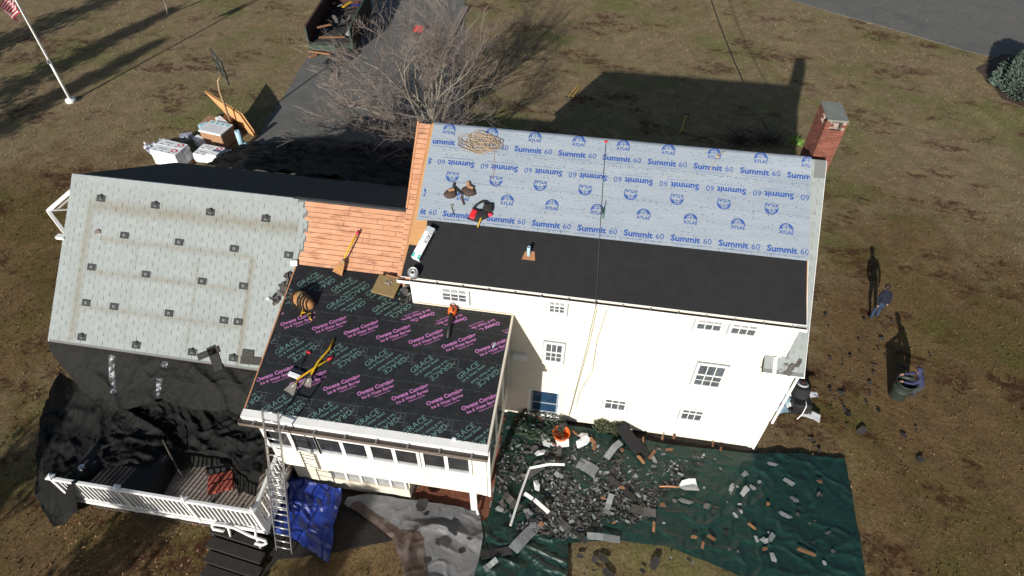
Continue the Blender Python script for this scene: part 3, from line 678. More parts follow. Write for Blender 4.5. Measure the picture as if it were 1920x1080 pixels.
# chimney: mortar core, bricks laid proud of it, stone cap
CX0,CX1,CY0,CY1=-.10,.47,4.95,6.02; CZ=10.12
b=MB(); b.box((CX0,CY0,2),(CX1,CY1,CZ-.34)); 
for x in (CX0,CX1-.12):
    b.box((x,CY0,CZ-.34),(x+.12,CY0+.14,CZ)); b.box((x,CY1-.14,CZ-.34),(x+.12,CY1,CZ))
b.box((CX0+.16,CY0+.2,CZ-.34),(CX1-.16,CY1-.2,CZ-.16)); b.box((CX0-.02,CY0+.5,CZ-.34),(CX0+.1,CY1-.13,CZ-.06)); chim=b.build('chimney',M_mortar,house)
BK=unitmesh('brick',M_brick,lambda b:b.bbox((-.5,-.5,-.5),(.5,.5,.5),.06))
ch=.086; blen=.215
def brickrow(axis,fx,a0,a1,z,off,nrm,skip=None):
    a=a0-off
    while a<a1-.02:
        s,e=max(a,a0),min(a+blen-.012,a1)
        if e-s>.03 and not (skip and skip((s+e)/2)):
            c=(s+e)/2; o_=random.uniform(.0,.008)
            M=Matrix.Translation((c,fx-.005-o_,z) if axis=='x' else (fx-.005-o_,c,z))@Matrix.Diagonal(((e-s),.03,ch-.014,1) if axis=='x' else (.03,(e-s),ch-.014,1))
            inst(BK,'brick',M,chim)
        a+=blen
z=8.05; r=0
while z<CZ-.03:
    top=z>CZ-.34
    brickrow('x',CY0,CX0,CX1,z+ch/2,(r%2)*blen/2,-1,(lambda c:CX0+.13<c<CX1-.13) if top else None)
    brickrow('y',CX0,CY0,CY1,z+ch/2,(r%2)*blen/2,-1,(lambda c:CY0+.2<c<CY0+.5) if top else None); z+=ch; r+=1
b=MB(); b.bbox((CX0-.012,CY0-.012,CZ),(CX1+.012,CY1+.012,CZ+.05),.006); b.build('chimney_cap',M_stone,chim)
b=MB(); slab(b,CAPE,CX0-.10,-.55,CX1-.35,-.02,.02,.03); b.build('flashing',M_slot,chim)
# ================================================================== garage wing
wing=thing('garage_wing','long low house wing with old grey shingles and bare boards beside the main house','house',(-18,2.4,0))
WX0,WX1=-24.27,XL-.02; wvE=-(WY+1.87)/WING.c; wvF=(7.09-WY)/WINGF.c
b=MB(); slab(b,WING,WX0,wvE,WX1,0,.16,-.024); slab(b,WINGF,WX0,0,WX1,wvF,.16,-.0); wroof=b.build('roof',M_shdark,wing)  # front slope near-black: its shade is put into the colour
b=MB(); slab(b,WING,WX0+.005,wvE+.005,-15.6,-.01,.012,-.008); b.build('shingle_underlay',M_slot,wroof)
jag=[random.uniform(-.10,.14) for _ in range(60)]
ob=[WING.puv(*p) for p in ((570,384),(574,420),(563,470),(552,505))]
def wedge(v):
    i=int(-v/TE)%60
    for a,c in zip(ob,ob[1:]):
        if c[1]<=v<=a[1]: return a[0]+(c[0]-a[0])*(v-a[1])/(c[1]-a[1])+jag[i]*.6
    return (ob[0][0] if v>ob[0][1] else -15.55)+jag[i]*.3
nr=int((-wvE-.1)/TE)
shingles(WING,wroof,nr,-.10,lambda v:WX0-.012,lambda v:wedge(v+TE/2) if v>-2.6 else -15.6,300)
# ridge caps
CAPM=unitmesh('ridge_cap',M_shing,lambda b:b.add([(0,-.17,-.125),(0,0,.018),(0,.17,-.085),(.32,-.17,-.133),(.32,0,.010),(.32,.17,-.093)],[(0,3,4,1),(1,4,5,2)]))
x=WX0-.01
while x<-16.3: inst(CAPM,'ridge_cap',Matrix.Translation((x,WY,WZ+.02)),wroof); x+=.30
# bare boards between the shingles and the main house
boards(WING,wroof,-2.45,-.03,.165,lambda v:wedge(v)+.04,lambda v:WX1-.015,(1.3,3.4),0)
BRD2=unitmesh('deck_sheet',M_boarddk,lambda b:b.box((0,0,0),(1,1,.006)))
b=MB(); slab(b,WING,-16.3,-2.5,WX1-.01,-.01,.008,-.010); b.build('board_backing',M_boarddk,wroof)
b=MB(); b.box((-16.35,WY-.02,WZ-.02),(WX1,WY+.09,WZ+.035)); b.build('ridge_strip',M_shdark,wroof)
# walls of the wing
b=MB(); yr0,yr1=-1.45,6.75
b.box((WX0+.25,yr0,-.3),(WX1-.05,yr1,WING.z(yr0)-.22)); b.add([(WX0+.25,yr0,2.9),(WX0+.25,yr1,2.9),(WX0+.25,yr1,WINGF.z(yr1)-.2),(WX0+.25,WY,WZ-.22),(WX0+.25,yr0,WING.z(yr0)-.2)],[(0,1,2,3,4)]); b.box((WX0+.25,yr1-.1,2.9),(WX1-.05,yr1,WINGF.z(yr1)-.2)); b.build('wall',M_siding,wing)
b=MB(); siding(b,WX0+.25,WX1-.05,.0,WING.z(yr0)-.25,yr0); siding_x(b,yr0,yr1,0,3.2,WX0+.25,-1); o=b.build('siding',M_siding,wing); o['kind']='stuff'
for s0,e0,pl in ((wvE,-.01,WING),(.01,wvF,WINGF)):
    b=MB(); slab(b,pl,WX0-.022,s0,WX0-.002,e0,.18,-.02); b.build('rake_board',M_white,wing)
b=MB(); b.add([WING.P(u,wvE+a,h) for h in (-.17,.0) for u,a in ((WX0,-.03),(-15.7,-.03),(-15.7,-.002),(WX0,-.002))],[(0,3,2,1),(4,5,6,7),(0,1,5,4),(1,2,6,5),(2,3,7,6),(3,0,4,7)]); b.build('eave_batten',M_fascia,wing)
# dark mounting plates left on the shingles
def mount(px,py,hood):
    M=WING.mat(px,py,0,.02); b=MB().at(M); b.bbox((-.15,-.115,0),(.15,.105,.012),.004); o=b.build('mounting_plate',M_shdark,wing)
    c=MB().at(M); c.bbox((-.05,-.05,.012),(.05,.05,.03),.008); c.build('mounting_foot',M_slot,o)
    if hood:
        h=MB().at(M@Matrix.Translation((0,.06,0))); h.lathe([(.085,0),(.08,.03),(.05,.055),(.02,.06)],10); h.build('hood',M_shdark,o,True)
for px,py in ((190,372),(292,385),(395,398),(499,410),(154,632),(256,647),(361,660),(438,671)): mount(px,py,True)
for px,py in ((234,441),(336.5,454),(440,466),(541.5,478),(172.5,500.5),(274.5,514),(379.5,527),(457,536),(162.5,567.5),(214.5,574.5),(317.5,587),(420.5,600),(447,603)): mount(px,py,False)
b=MB().at(WING.mat(184,435,.1,.022)); b.add([(-.12,-.06,0),(.13,-.05,0),(.10,.05,.03),(.02,.09,.04),(-.08,.06,.02),(.0,0,.05)],[(0,1,5),(1,2,5),(2,3,5),(3,4,5),(4,0,5)]); b.build('torn_shingle',M_brown,wing)
# ================================================================== sunroom
sunroom=thing('sunroom','raised sunroom with lettered black membrane roof and a row of windows','building',(-12,-2.5,0))
SX0,SX1,SYF=-15.35,-8.75,-4.145
sxl=lambda y:-15.95+(.8-y)*.075
b=MB(); ze=SUNR.z(SYF)-.16; b.box((SX0,SYF,HB),(SX1,YW-.06,ze)); b.add([(SX0,SYF,ze),(SX1,SYF,ze),(SX1,YW-.06,SUNR.z(-.1)-.1),(SX0,YW-.06,SUNR.z(-.1)-.1)],[(0,1,2,3),]); b.add([(SX1,SYF,ze),(SX1,YW-.06,ze),(SX1,YW-.06,SUNR.z(-.1)-.1)],[(0,1,2)]); b.add([(SX0,SYF,ze),(SX0,YW-.06,SUNR.z(-.1)-.1),(SX0,YW-.06,ze)],[(0,1,2)]); b.box((SX0,YW-.05,HB),(XL+.2,1.0,5.3)); b.build('wall',M_siding,sunroom)
b=MB(); siding(b,SX0,SX1,HB,ze-.05,SYF); siding_x(b,SYF,YW-.06,HB,ze-.02,SX1,1); siding_x(b,SYF,YW-.06,HB,ze-.02,SX0,-1); o=b.build('siding',M_siding,sunroom); o['kind']='stuff'
for x in (SX0,SX1-.12):
    b=MB(); b.box((x-.012,SYF-.036,HB),(x+.132,SYF,ze-.08)); b.build('corner_board',M_white,sunroom)
# roof deck and membrane courses
def spoly(y0,y1,h0,h1,m,name,parent,x1=-8.66,split=True):
    b=MB(); xs=[(sxl(y0),y0),(x1,y0),(x1,y1),(sxl(y1),y1)]
    n=4; vs=[(x,y,SUNR.z(y)+h) for h in (h0,h1) for x,y in xs]
    b.add(vs,[(3,2,1,0),(4,5,6,7)]+[(i,(i+1)%n,n+(i+1)%n,n+i) for i in range(n)]); return b.build(name,m,parent)
SEAVE=-4.42
sroof=spoly(SEAVE,-.075,-.14,-.004,M_ply,'roof',sunroom)
b=MB(); b.add([(x,y,SUNR.z(y)+h) for h in (-.14,-.004) for x,y in ((sxl(-.07),-.07),(DXL-.03,-.07),(DXL-.03,.80),(sxl(.8),.8))],[(3,2,1,0),(4,5,6,7)]+[(i,(i+1)%4,4+(i+1)%4,4+i) for i in range(4)]); b.build('roof',M_ply,sunroom)
seams=[SUNR.pick(700,836).y]
ys=[SEAVE+.20]+[SUNR.pick(*p).y for p in ((720,762),(735,706),(752,653),(768,601))]
mems=[]
for i,(a,c) in enumerate(zip(ys,ys[1:]+[-.09])):
    b=MB(); nx=40; vs=[];fs=[]
    for j in range(4):
        y=a-.03+(c-a+.03)*j/3
        for q in range(nx+1):
            x0=sxl(y)+.03; x=x0+(-8.68-x0)*q/nx; vs.append((x,y,SUNR.z(y)+.004+.004*i*0+.003*(5-i)*0+.008*(j==0)*0+.006+.004*fbm(x*2,y*3,2.)+.004*(1-j/3)))
    fs=[(j*(nx+1)+q,j*(nx+1)+q+1,(j+1)*(nx+1)+q+1,(j+1)*(nx+1)+q) for j in range(3) for q in range(nx)]
    b.v=vs;b.f=fs;b.mi=[0]*len(fs); mems.append(b.build('membrane_sheet',M_mem,sunroom,True))
b=MB(); b.add([(x,y,SUNR.z(y)+.012) for x,y in ((sxl(-.09)+.03,-.10),(DXL-.02,-.10),(DXL-.03,.82),(sxl(.82)+.03,.82))],[(0,1,2,3)]); mems.append(b.build('membrane_sheet',M_mem,sunroom))
smap=lambda u,v:SUNR.P(u,v,.022)
def su(px,py): return SUNR.puv(px,py)
def dirlen(a,c):
    p,q=su(*a),su(*c); return math.atan2(q[1]-p[1],q[0]-p[0]),math.hypot(q[0]-p[0],q[1]-p[1])
aG,lG=dirlen((519,664.8),(563.5,637.5)); aO,lO=dirlen((526.7,614.5),(592.5,591))
def grace(pr,u,v,rot=0):
    pr.mark()
    for k in (0,PI):
        a=aG+k+rot; e1=(math.cos(a),math.sin(a)); e2=(-e1[1],e1[0])
        def put(t,x,y,s,bold,sx): pr.text(t,u+e1[0]*x*lG+e2[0]*y*lG,v+e1[1]*x*lG+e2[1]*y*lG,s*lG,a,bold,sx,'LEFT')
        put('GRACE',-.68,.25,.315,-.006,.97); put('Ice & Water Shield',-.63,.085,.150,.010,.90)
def owens(pr,u,v,flip=0):
    pr.mark()
    a=aO+flip; e1=(math.cos(a),math.sin(a)); e2=(-e1[1],e1[0])
    def put(t,x,y,s,bold,sx): pr.text(t,u+e1[0]*x*lO+e2[0]*y*lO,v+e1[1]*x*lO+e2[1]*y*lO,s*lO,a,bold,sx,'LEFT')
    put('Owens Corning',-.50,.045,.162,.042,.94); put('Ice & Water Barrier',-.42,-.088,.122,.034,.88); put('WeatherLock Flex',-.12,-.170,.066,.018,.9)
gl=[Print() for _ in range(6)]; dm=[Print() for _ in range(6)]
def series(lst,n0,n1):           # evenly spaced centres through picked ones, both ends extended
    P=[su(*p) for p in lst]; du=(P[-1][0]-P[0][0])/(len(P)-1); dv=(P[-1][1]-P[0][1])/(len(P)-1)
    return [(P[0][0]+du*i,P[0][1]+dv*i) for i in range(n0,n1)]
gA=series([(531.9,765.3),(618,779.6),(707,792.6),(796,807),(887.9,819.8)],-1,6); gC=series([(554.8,656),(641,667.7),(725.7,679),(810.4,690.6),(896.5,702)],-1,6)
for u,v in gA: grace(gl[0],u,v)
for u,v in gC: grace(gl[2],u,v)
for lst,k in ((gA,0),(gC,2)):
    for u,v in lst:
        s=lG*.17; cu,cv=u-lG*.98,v+lG*.30
        for a,c in ((-1,-1),(1,-1),(1,1),(-1,1)):
            n2={(-1,-1):(1,-1),(1,-1):(1,1),(1,1):(-1,1),(-1,1):(-1,-1)}[(a,c)]; dm[k].line(cu+a*s,cv+c*s,cu+n2[0]*s,cv+n2[1]*s,.012)
        dm[k].line(cu-s*.6,cv-s*.1,cu+s*.6,cv-s*.1,.02); dm[k].line(cu,cv-s*.6,cu,cv+s*.7,.02); dm[k].line(cu-s*.45,cv-s*.45,cu+s*.45,cv+s*.45,.012)
        for q in range(3): dm[k].line(cu+s*.9,cv-s*.9-.05*q,cu+s*2.1,cv-s*1.1-.05*q,.010)
for u,v in series([(517.5,706.4),(583.6,716.5),(646.7,723.7),(709.9,733.7),(774.5,742.3),(840.5,751),(902.2,759.5)],0,8): owens(gl[1],u,v)
for u,v in series([(560.6,603),(620.9,611.7),(682.6,620.3),(744.3,631.8),(804.6,639),(867.8,647.6),(925.2,653.3)],-1,8): owens(gl[3],u,v)
for u,v in series([(781.7,593),(842,603),(903.7,611.7)],0,4): owens(gl[4],u,v-.02,PI)
g5=Print(); g6=Print()
for p in ((593,530),(657,540),(722,548)): u,v=su(*p); grace(g5,u,v)
for p in ((545,560),(649,572),(735,578)): u,v=su(*p); grace(g6,u,v)
vsp=su(660,556)[1]
rr=random.Random(5)
for k in range(5):
    va=ys[k]/SUNR.c; vb=(ys[k+1] if k<4 else -.10)/SUNR.c
    u=-15.5
    while u<-8.8:
        l=rr.uniform(.10,.3); dm[k].line(u,vb-.10,u+l,vb-.10,.008)
        if rr.random()<.75: dm[k].line(u,vb-.03,u,vb-.10,.008)
        u+=l+rr.uniform(.02,.1)
    for q in range(7): u=rr.uniform(-15.3,-9.5); l=rr.uniform(.2,.7); v=rr.uniform(va+.1,vb-.1); dm[k].line(u,v,u+l,v+rr.uniform(-.02,.02),.006)
    uo=sxl(ys[k])+.06
    gl[k].build_each('lettering',(M_mint,M_pink,M_mint,M_pink,M_pink)[k],smap,(uo,va-.02,-8.70,vb+.03),mems[k])
    dm[k].build('printed_marks',M_dim,lambda u,v:SUNR.P(u,v,.019),(uo,va-.02,-8.70,vb),mems[k],True)
g5.build_each('lettering',M_mint,lambda u,v:SUNR.P(u,v,.021),(sxl(0)+.08,vsp+.01,-11.75,.78),mems[5]); g6.build_each('lettering',M_mint,lambda u,v:SUNR.P(u,v,.021),(sxl(0)+.08,ys[4]/SUNR.c+.02,-11.75,vsp-.01),mems[5])
b=MB(); b.add([(x,y,SUNR.z(y)+h) for h in (-.16,.012) for x,y in ((sxl(SEAVE)-.01,SEAVE-.01),(sxl(SEAVE)+.03,SEAVE-.01),(sxl(.8)+.03,.8),(sxl(.8)-.01,.8))],[(3,2,1,0),(4,5,6,7)]+[(i,(i+1)%4,4+(i+1)%4,4+i) for i in range(4)]); b.build('rake_board',M_fascia,sunroom)
b=MB(); b.add([(x,y,SUNR.z(y)+h) for h in (-.20,.018) for x,y in ((-8.68,SEAVE-.01),(-8.62,SEAVE-.01),(-8.62,-.08),(-8.68,-.08))],[(3,2,1,0),(4,5,6,7)]+[(i,(i+1)%4,4+(i+1)%4,4+i) for i in range(4)]); b.build('rake_board',M_found,sunroom)
b=MB(); b.add([(x,y,SUNR.z(y)+h) for h in (-.17,.020) for x,y in ((sxl(SEAVE)-.03,SEAVE-.03),(-8.62,SEAVE-.03),(-8.62,SEAVE+.20),(sxl(SEAVE)-.03,SEAVE+.20))],[(3,2,1,0),(4,5,6,7)]+[(i,(i+1)%4,4+(i+1)%4,4+i) for i in range(4)]); b.build('drip_edge',M_white,sunroom)
gutter(sunroom,sxl(SEAVE)-.06,-8.60,SEAVE-.035,SUNR.z(SEAVE)-.07,.16,.12,M_brown,M_brown,8)
b=MB(); b.box((DXL+.0,-.105,SUNR.z(-.1)+.012),(-8.66,YW-.026,SUNR.z(-.1)+.05)); b.build('wall_flashing',M_found,sunroom)
for rect in ((505,807,591,844),(602,822,685.6,857),(700,836,781.6,871),(797,849,879,885)):
    x0,x1,z0,z1=pxwin(rect,SYF-.03); z1=min(z1,ze-.12)
    b=MB(); f=.085; q=SYF-.075; xm=(x0+x1)/2; y=SYF-.02
    b.box((x0-f,q,z0),(x0,y,z1)); b.box((x1,q,z0),(x1+f,y,z1)); b.box((x0-f,q,z0-f),(x1+f,y,z0)); b.box((x0-f,q,z1),(x1+f,y,z1+.06)); b.box((xm-.055,q+.006,z0),(xm+.055,y,z1)); wn=b.build('window',M_white,sunroom)
    for a,c in ((x0,xm-.055),(xm+.055,x1)):
        p=MB(); p.box((a,SYF-.036,z0),(c,SYF-.028,z1)); p.build('pane',M_dglass,wn)
        p=MB(); p.box((a+.01,SYF-.046,z0+.0),(c-.01,SYF-.037,z0+.12)); p.build('blind',M_glass2,wn)
# right wall of the sunroom: tall screens and trim
for i in range(3):
    y0=SYF+.35+i*1.15; b=MB(); b.box((SX1+.02,y0,HB+.9),(SX1+.045,y0+.95,ze-.25)); wn=b.build('window',M_white,sunroom); p=MB(); p.box((SX1+.046,y0+.06,HB+.96),(SX1+.05,y0+.89,ze-.31)); p.build('pane',M_glass,wn)
b=MB(); b.bbox((SX1+.03,SYF-.03,HB-.05),(SX1+.12,SYF+.05,ze-.1),.01); b.build('downspout',M_white,sunroom)
# open ground floor: screened wall, paved patio, post
q0=G(771,936); ly=q0.y+.0; lx1=q0.x
b=MB(); b.box((SX0+.1,ly,0),(lx1,ly+.2,.62)); b.box((SX0+.1,ly,.62),(-14.0,ly+.2,HB-.004)); b.box((lx1-.1,ly+.2,0),(lx1,-.2,HB-.004)); b.box((-14.0,ly+.12,.62),(lx1,ly+.2,HB-.004)); b.build('lower_wall',M_found,sunroom)
b=MB(); xs=[-14.0+(lx1-.1+14.0)*i/5 for i in range(6)]
for x in xs: b.box((x-.035,ly+.02,.62),(x+.035,ly+.119,HB-.004))
lw=b.build('screen_wall',M_white,sunroom)
for a,c in zip(xs,xs[1:]): p=MB(); p.box((a+.036,ly+.075,.63),(c-.036,ly+.085,HB-.01)); p.build('pane',M_glass2,lw)
b=MB(); p=G(888,955); b.bbox((p.x-.07,p.y-.07,0),(p.x+.07,p.y+.07,HB-.003),.01); b.build('post',M_white,sunroom)
b=MB(); b.tube([(p.x+.11,p.y-.05,HB),(p.x+.11,p.y-.05,.25),(p.x+.2,p.y-.2,.12)],.045,8); b.build('downspout',M_white,sunroom,True)
pat=MB(); pat.box((lx1+.01,-4.35,-.02),(SX1+.15,-.3,.012)); pat=pat.build('patio',M_mortar); pat['kind']='structure'
PV=unitmesh('paver',M_tile,lambda b:b.bbox((0,0,0),(1,1,1),.03))
for j in range(15):
    for i in range(15):
        x=lx1+.03+i*.215+(j%2)*.1; y=-4.3+j*.27
        if x<SX1-.06: inst(PV,'paver',Matrix.Translation((x,y,.013))@Matrix.Diagonal((.20,.255,.012+random.uniform(0,.005),1)),pat)
# ================================================================== deck
deck=thing('deck','weathered timber deck with white railing and skirt below the wing','deck',(-18.6,-3.8,0))
DZ=.80; CZP=2.2
dA=G(98,888,CZP); dB=G(470,963,CZP); DKX0,DKX1,DKY=dA.x,dB.x,(dA.y+dB.y)/2
DB_=unitmesh('deck_board',M_deck,lambda b:b.bbox((0,0,0),(1,1,1),.02))
y=DKY+.08
while y<-1.6:
    x=DKX0
    while x<DKX1-.05:
        l=min(random.uniform(1.4,3.2),DKX1-x); inst(DB_,'deck_board',Matrix.Translation((x,y,DZ-.03+random.uniform(-.003,.003)))@Matrix.Diagonal((l-.006,.137,.03,1)),deck); x+=l
    y+=.145
b=MB(); b.box((DKX0+.05,DKY+.05,DZ-.20),(DKX1-.05,-1.5,DZ-.035)); b.build('joists',M_steps,deck)
b=MB(); b.box((DKX0-.02,DKY-.03,DZ-.20),(DKX1+.02,DKY+.02,DZ+.01)); b.box((DKX1-.02,DKY+.021,DZ-.20),(DKX1+.02,-4.3,DZ+.01)); b.build('rim_board',M_white,deck)
# skirt: framed panels of diagonal lattice
def skirt(p0,p1,n):
    d=(p1-p0); 
    for i in range(n):
        a=p0+d*(i/n); c=p0+d*((i+1)/n); L=(c-a).length; M=Matrix.Translation(a)@Matrix.Rotation(math.atan2(d.y,d.x),4,'Z')
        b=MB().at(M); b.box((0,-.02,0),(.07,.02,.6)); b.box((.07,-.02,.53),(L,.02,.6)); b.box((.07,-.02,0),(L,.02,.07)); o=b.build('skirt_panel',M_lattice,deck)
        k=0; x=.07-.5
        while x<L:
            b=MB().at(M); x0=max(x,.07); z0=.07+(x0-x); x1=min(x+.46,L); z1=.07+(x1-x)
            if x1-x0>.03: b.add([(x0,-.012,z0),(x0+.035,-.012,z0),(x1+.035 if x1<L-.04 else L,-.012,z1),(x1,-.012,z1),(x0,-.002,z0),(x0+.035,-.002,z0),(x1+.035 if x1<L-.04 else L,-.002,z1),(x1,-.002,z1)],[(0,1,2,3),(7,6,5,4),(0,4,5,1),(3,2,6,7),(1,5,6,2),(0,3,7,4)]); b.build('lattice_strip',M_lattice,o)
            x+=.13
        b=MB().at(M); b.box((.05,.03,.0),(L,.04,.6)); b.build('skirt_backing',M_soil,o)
skirt(Vector((DKX0+.25,DKY+.12,0)),Vector((DKX1-.05,DKY+.12,0)),5); skirt(Vector((DKX1-.08,DKY+.14,0)),Vector((DKX1-.08,-4.4,0)),2)
def rail(p0,p1,npan,nbal,endpost=True,cap=True):
    d=p1-p0; L=d.length; M=Matrix.Translation(p0)@Matrix.Rotation(math.atan2(d.y,d.x),4,'Z')
    for i in range(npan+(1 if endpost else 0)):
        x=L*i/npan; b=MB().at(M); b.bbox((x-.055,-.055,-.16),(x+.055,.055,CZP-DZ-.03),.01); po=b.build('post',M_white,deck)
        if cap: c=MB().at(M@Matrix.Translation((x,0,CZP-DZ-.03))); c.add([(-.10,-.10,0),(.10,-.10,0),(.10,.10,0),(-.10,.10,0),(-.10,-.10,.04),(.10,-.10,.04),(.10,.10,.04),(-.10,.10,.04),(0,0,.09)],[(3,2,1,0),(0,1,5,4),(1,2,6,5),(2,3,7,6),(3,0,4,7),(4,5,8),(5,6,8),(6,7,8),(7,4,8)]); c.build('post_cap',M_white,po)
    for i in range(npan):
        x0=L*i/npan+.056; x1=L*(i+1)/npan-.056
        b=MB().at(M); b.bbox((x0,-.055,CZP-DZ-.16),(x1,.055,CZP-DZ-.07),.015); b.build('top_rail',M_white,deck)
        b=MB().at(M); b.bbox((x0,-.03,.09),(x1,.03,.16),.01); b.build('bottom_rail',M_white,deck)
        for k in range(nbal):
            x=x0+(x1-x0)*(k+.8)/(nbal+.6); inst(BALM,'baluster',M@Matrix.Translation((x,0,.161)),deck)
BALM=unitmesh('baluster',M_white,lambda b:b.box((-.022,-.022,0),(.022,.022,CZP-DZ-.16-.163)))
rail(Vector((DKX0,DKY,DZ)),Vector((DKX1,DKY,DZ)),3,13); rail(Vector((DKX1,DKY+.11,DZ)),Vector((DKX1-.1,-3.9,DZ)),1,11,False,False)
# steps beside the deck, timber edging
ws=thing('timber_steps','dark weathered timber steps going down at the deck corner','steps',G(470,1040))
for k in range(5):
    p=G(452-k*6,1008+k*26); b=MB().at(Matrix.Translation(p)@Matrix.Rotation(-.12,4,'Z')); b.bbox((-.95,-.20,.0),(.95,.16,.26-.05*k),.02); b.build('tread',M_steps,ws)
b=MB(); a=G(560,958); c=G(528,1080); b=MB(); 
tag(MB().at(gm(505,1062,1.2)).bbox((-.6,-.05,-.03),(.9,.05,.05),.01).build('garden_edging',M_steps),'dark timber edging board lying at the foot of the ladder','edging board')
# ================================================================== tarps
def crease(x,y,seed,k=8.0): return max(0.0,1-abs(fbm(x,y,seed,2))*k)**1.3
def V(px,py,z): return G(px,py,z)
def foldy(amp,seed,sx=1.2,sy=1.2): return lambda p,a,c:(.4*amp*fbm(p.x*sx+3,p.y*sy,seed+4,2),.4*amp*fbm(p.x*sx,p.y*sy+5,seed+8,2),amp*(.65*crease(p.x*sx*.6+p.y*.3,p.y*sy*.9,seed,6.)+.35*crease(p.x*sx*1.5-.6*p.y,p.y*sy*1.3,seed+3,7.)+.18*crease(p.x*3.6,p.y*3.1+p.x,seed+6,7.)-.18))
eL=WING.P(WX0-.03,wvE-.01,.012); eR=WING.P(-15.7,wvE-.01,.012)
o=cloth('black_tarp',[M_woven,M_tarptape],[eL,eR],[eR,V(505,740,2.9),V(478,790,2.2)],[V(150,728,2.0),V(205,776,1.9),V(245,768,2.1),V(300,748,2.5),V(360,768,2.35),V(430,772,2.35),V(478,790,2.2)],[eL,V(104,672,2.75),V(150,728,2.0)],150,60,
   lambda p,s,t:(0,0,min(1,t*6)*(.10*crease(p.x*.6+.3*p.y,p.y*.5,2.)+.045*crease(p.x*1.8-.6*p.y,p.y*1.3,5.)+.018*crease(p.x*4.5,p.y*3,6.)-.15*math.sin(PI*t)*(.6+.4*math.sin(p.x*1.1))*.6)),None,None,None,lambda s,t:1 if (.262<s<.292 and .06<t<.70 and (s*97+t*31)%1<.8) or (.49<s<.515 and (.05<t<.2 or .45<t<.95)) else 0)
tag(o,'woven black tarp with silver tape strips hung from the eave of the shingled wing','tarp')
cl=cloth('black_tarp',M_blacktarp,[V(112,700,1.7),V(240,765,1.9)],[V(240,765,1.9),V(205,840,1.6),V(185,880,1.75),V(138,905,2.28),V(150,960,.5)],[V(104,994,.02),V(150,960,.5)],[V(112,700,1.7),V(82,765,.5),V(70,850,.06),V(68,930,.05),V(104,994,.02)],60,90,foldy(.22,11,1.3,.7))
tag(cl,'heavy black tarp spilling over the deck corner down to the lawn','tarp')
cl=cloth('black_tarp',M_blacktarp,[V(225,735,2.1),V(330,745,2.0),V(478,770,2.0)],[V(478,770,2.0),V(497,840,2.1),V(490,890,2.1),V(478,930,1.3)],[V(190,888,1.75),V(245,872,1.78),V(290,876,1.6),V(330,886,1.0),V(355,880,.95),V(400,878,.95),V(428,884,1.0),V(446,925,.9),V(478,930,1.3)],[V(225,735,2.1),V(205,830,1.6),V(190,885,1.75)],120,70,foldy(.24,23,1.0,1.2),None,None,DZ+.01)
tag(cl,'crumpled black tarp heaped on the deck above the bare boards','tarp')
for q,(a,c) in enumerate((((205,895,1.8),(300,826,1.95)),((300,826,1.95),(340,893,1.0)))):
    pass
b=MB(); b.tube([V(305,824,2.0),V(318,850,1.75),V(334,880,1.35),V(346,896,.95)],[.03,.035,.03,.02],6); tag(b.build('tarp_hem',M_lattice,None,True),'pale rolled hem of the heaped black tarp hanging toward the deck boards','tarp hem')
# dark tarp over the shrubs in front of the wing
f0=WINGF.P(-19.6,wvF+.01,.01); f1=WINGF.P(WX1,wvF+.01,.01)
cl=cloth('black_tarp',M_blacktarp,[V(385,312,.6),V(430,285,.25),V(470,270,.06),V(540,268,.06),V(620,262,.06),V(775,280,.06)],[V(775,280,.06),f1],[f0,f1],[V(385,312,.6),f0],70,30,foldy(.30,41,.9,.9))
tag(cl,'dark tarp draped from the front eave of the wing over driveway','tarp')
b=MB(); b.tube([V(527,285,.4),V(530,291,.45),V(575,285,.4),V(615,270,.35),V(640,245,.3)],.02,5); tag(b.build('pale_cord',M_rope,None,True),'thin pale cord lying across the dark tarp by the driveway','cord')
# blue, grey, green tarps
cl=cloth('blue_tarp',M_bluetarp,[V(515,893,.25),V(555,897,.25),V(600,912,.2),V(642,922,.3)],[V(642,922,.3),V(640,950,.2),V(628,990,.1),V(622,1030,.05),V(619,1060,.03)],[V(508,1000,.12),V(552,1012,.08),V(580,1035,.05),V(619,1060,.03)],[V(515,893,.25),V(500,950,.25),V(508,1000,.12)],70,70,lambda p,s,t:(.10*fbm(p.x*1.5,p.y*1.5,3),.10*fbm(p.x*1.5,p.y*1.5,6),.20*crease(p.x*.9,p.y*.6,31.,5)+.08*crease(p.x*1.8+p.y,p.y*1.3,34.,6)+.05*fbm(p.x*2,p.y*2,1.)),None,None,.01)
tag(cl,'shiny crumpled blue tarp on the ground beside the ladder','tarp')
gt=cloth('grey_tarp',[M_greytarp,M_browntarp],[V(645,945,.1),V(652,932,.22),V(690,926,.22),V(750,934,.18),V(850,948,.14),V(900,962,.06)],[V(900,962,.06),V(907,1010,.04),V(895,1060,.03),V(880,1110,.02)],[V(770,1110,.03),V(820,1105,.03),V(880,1110,.02)],[V(645,945,.1),V(690,975,.05),V(735,1010,.05),V(755,1060,.04),V(770,1110,.03)],80,80,
   lambda p,s,t:(.05*fbm(p.x*1.5,p.y*1.5,3),.05*fbm(p.x*1.5,p.y*1.5,6),.13*crease(p.x*.5+.3*p.y,p.y*.4,51.,7)+.035*crease(p.x*1.2-.6*p.y,p.y*1.0,54.,8)+.010*crease(p.x*3.,p.y*2.6,57.)),None,None,.012,lambda s,t:1 if (s<.10+.30*max(0,t-.25) and t>.05) or (t>.45 and s<.42-.1*t) else 0)
tag(gt,'dirty grey tarp with brown underside bunched in front of the sunroom','tarp')
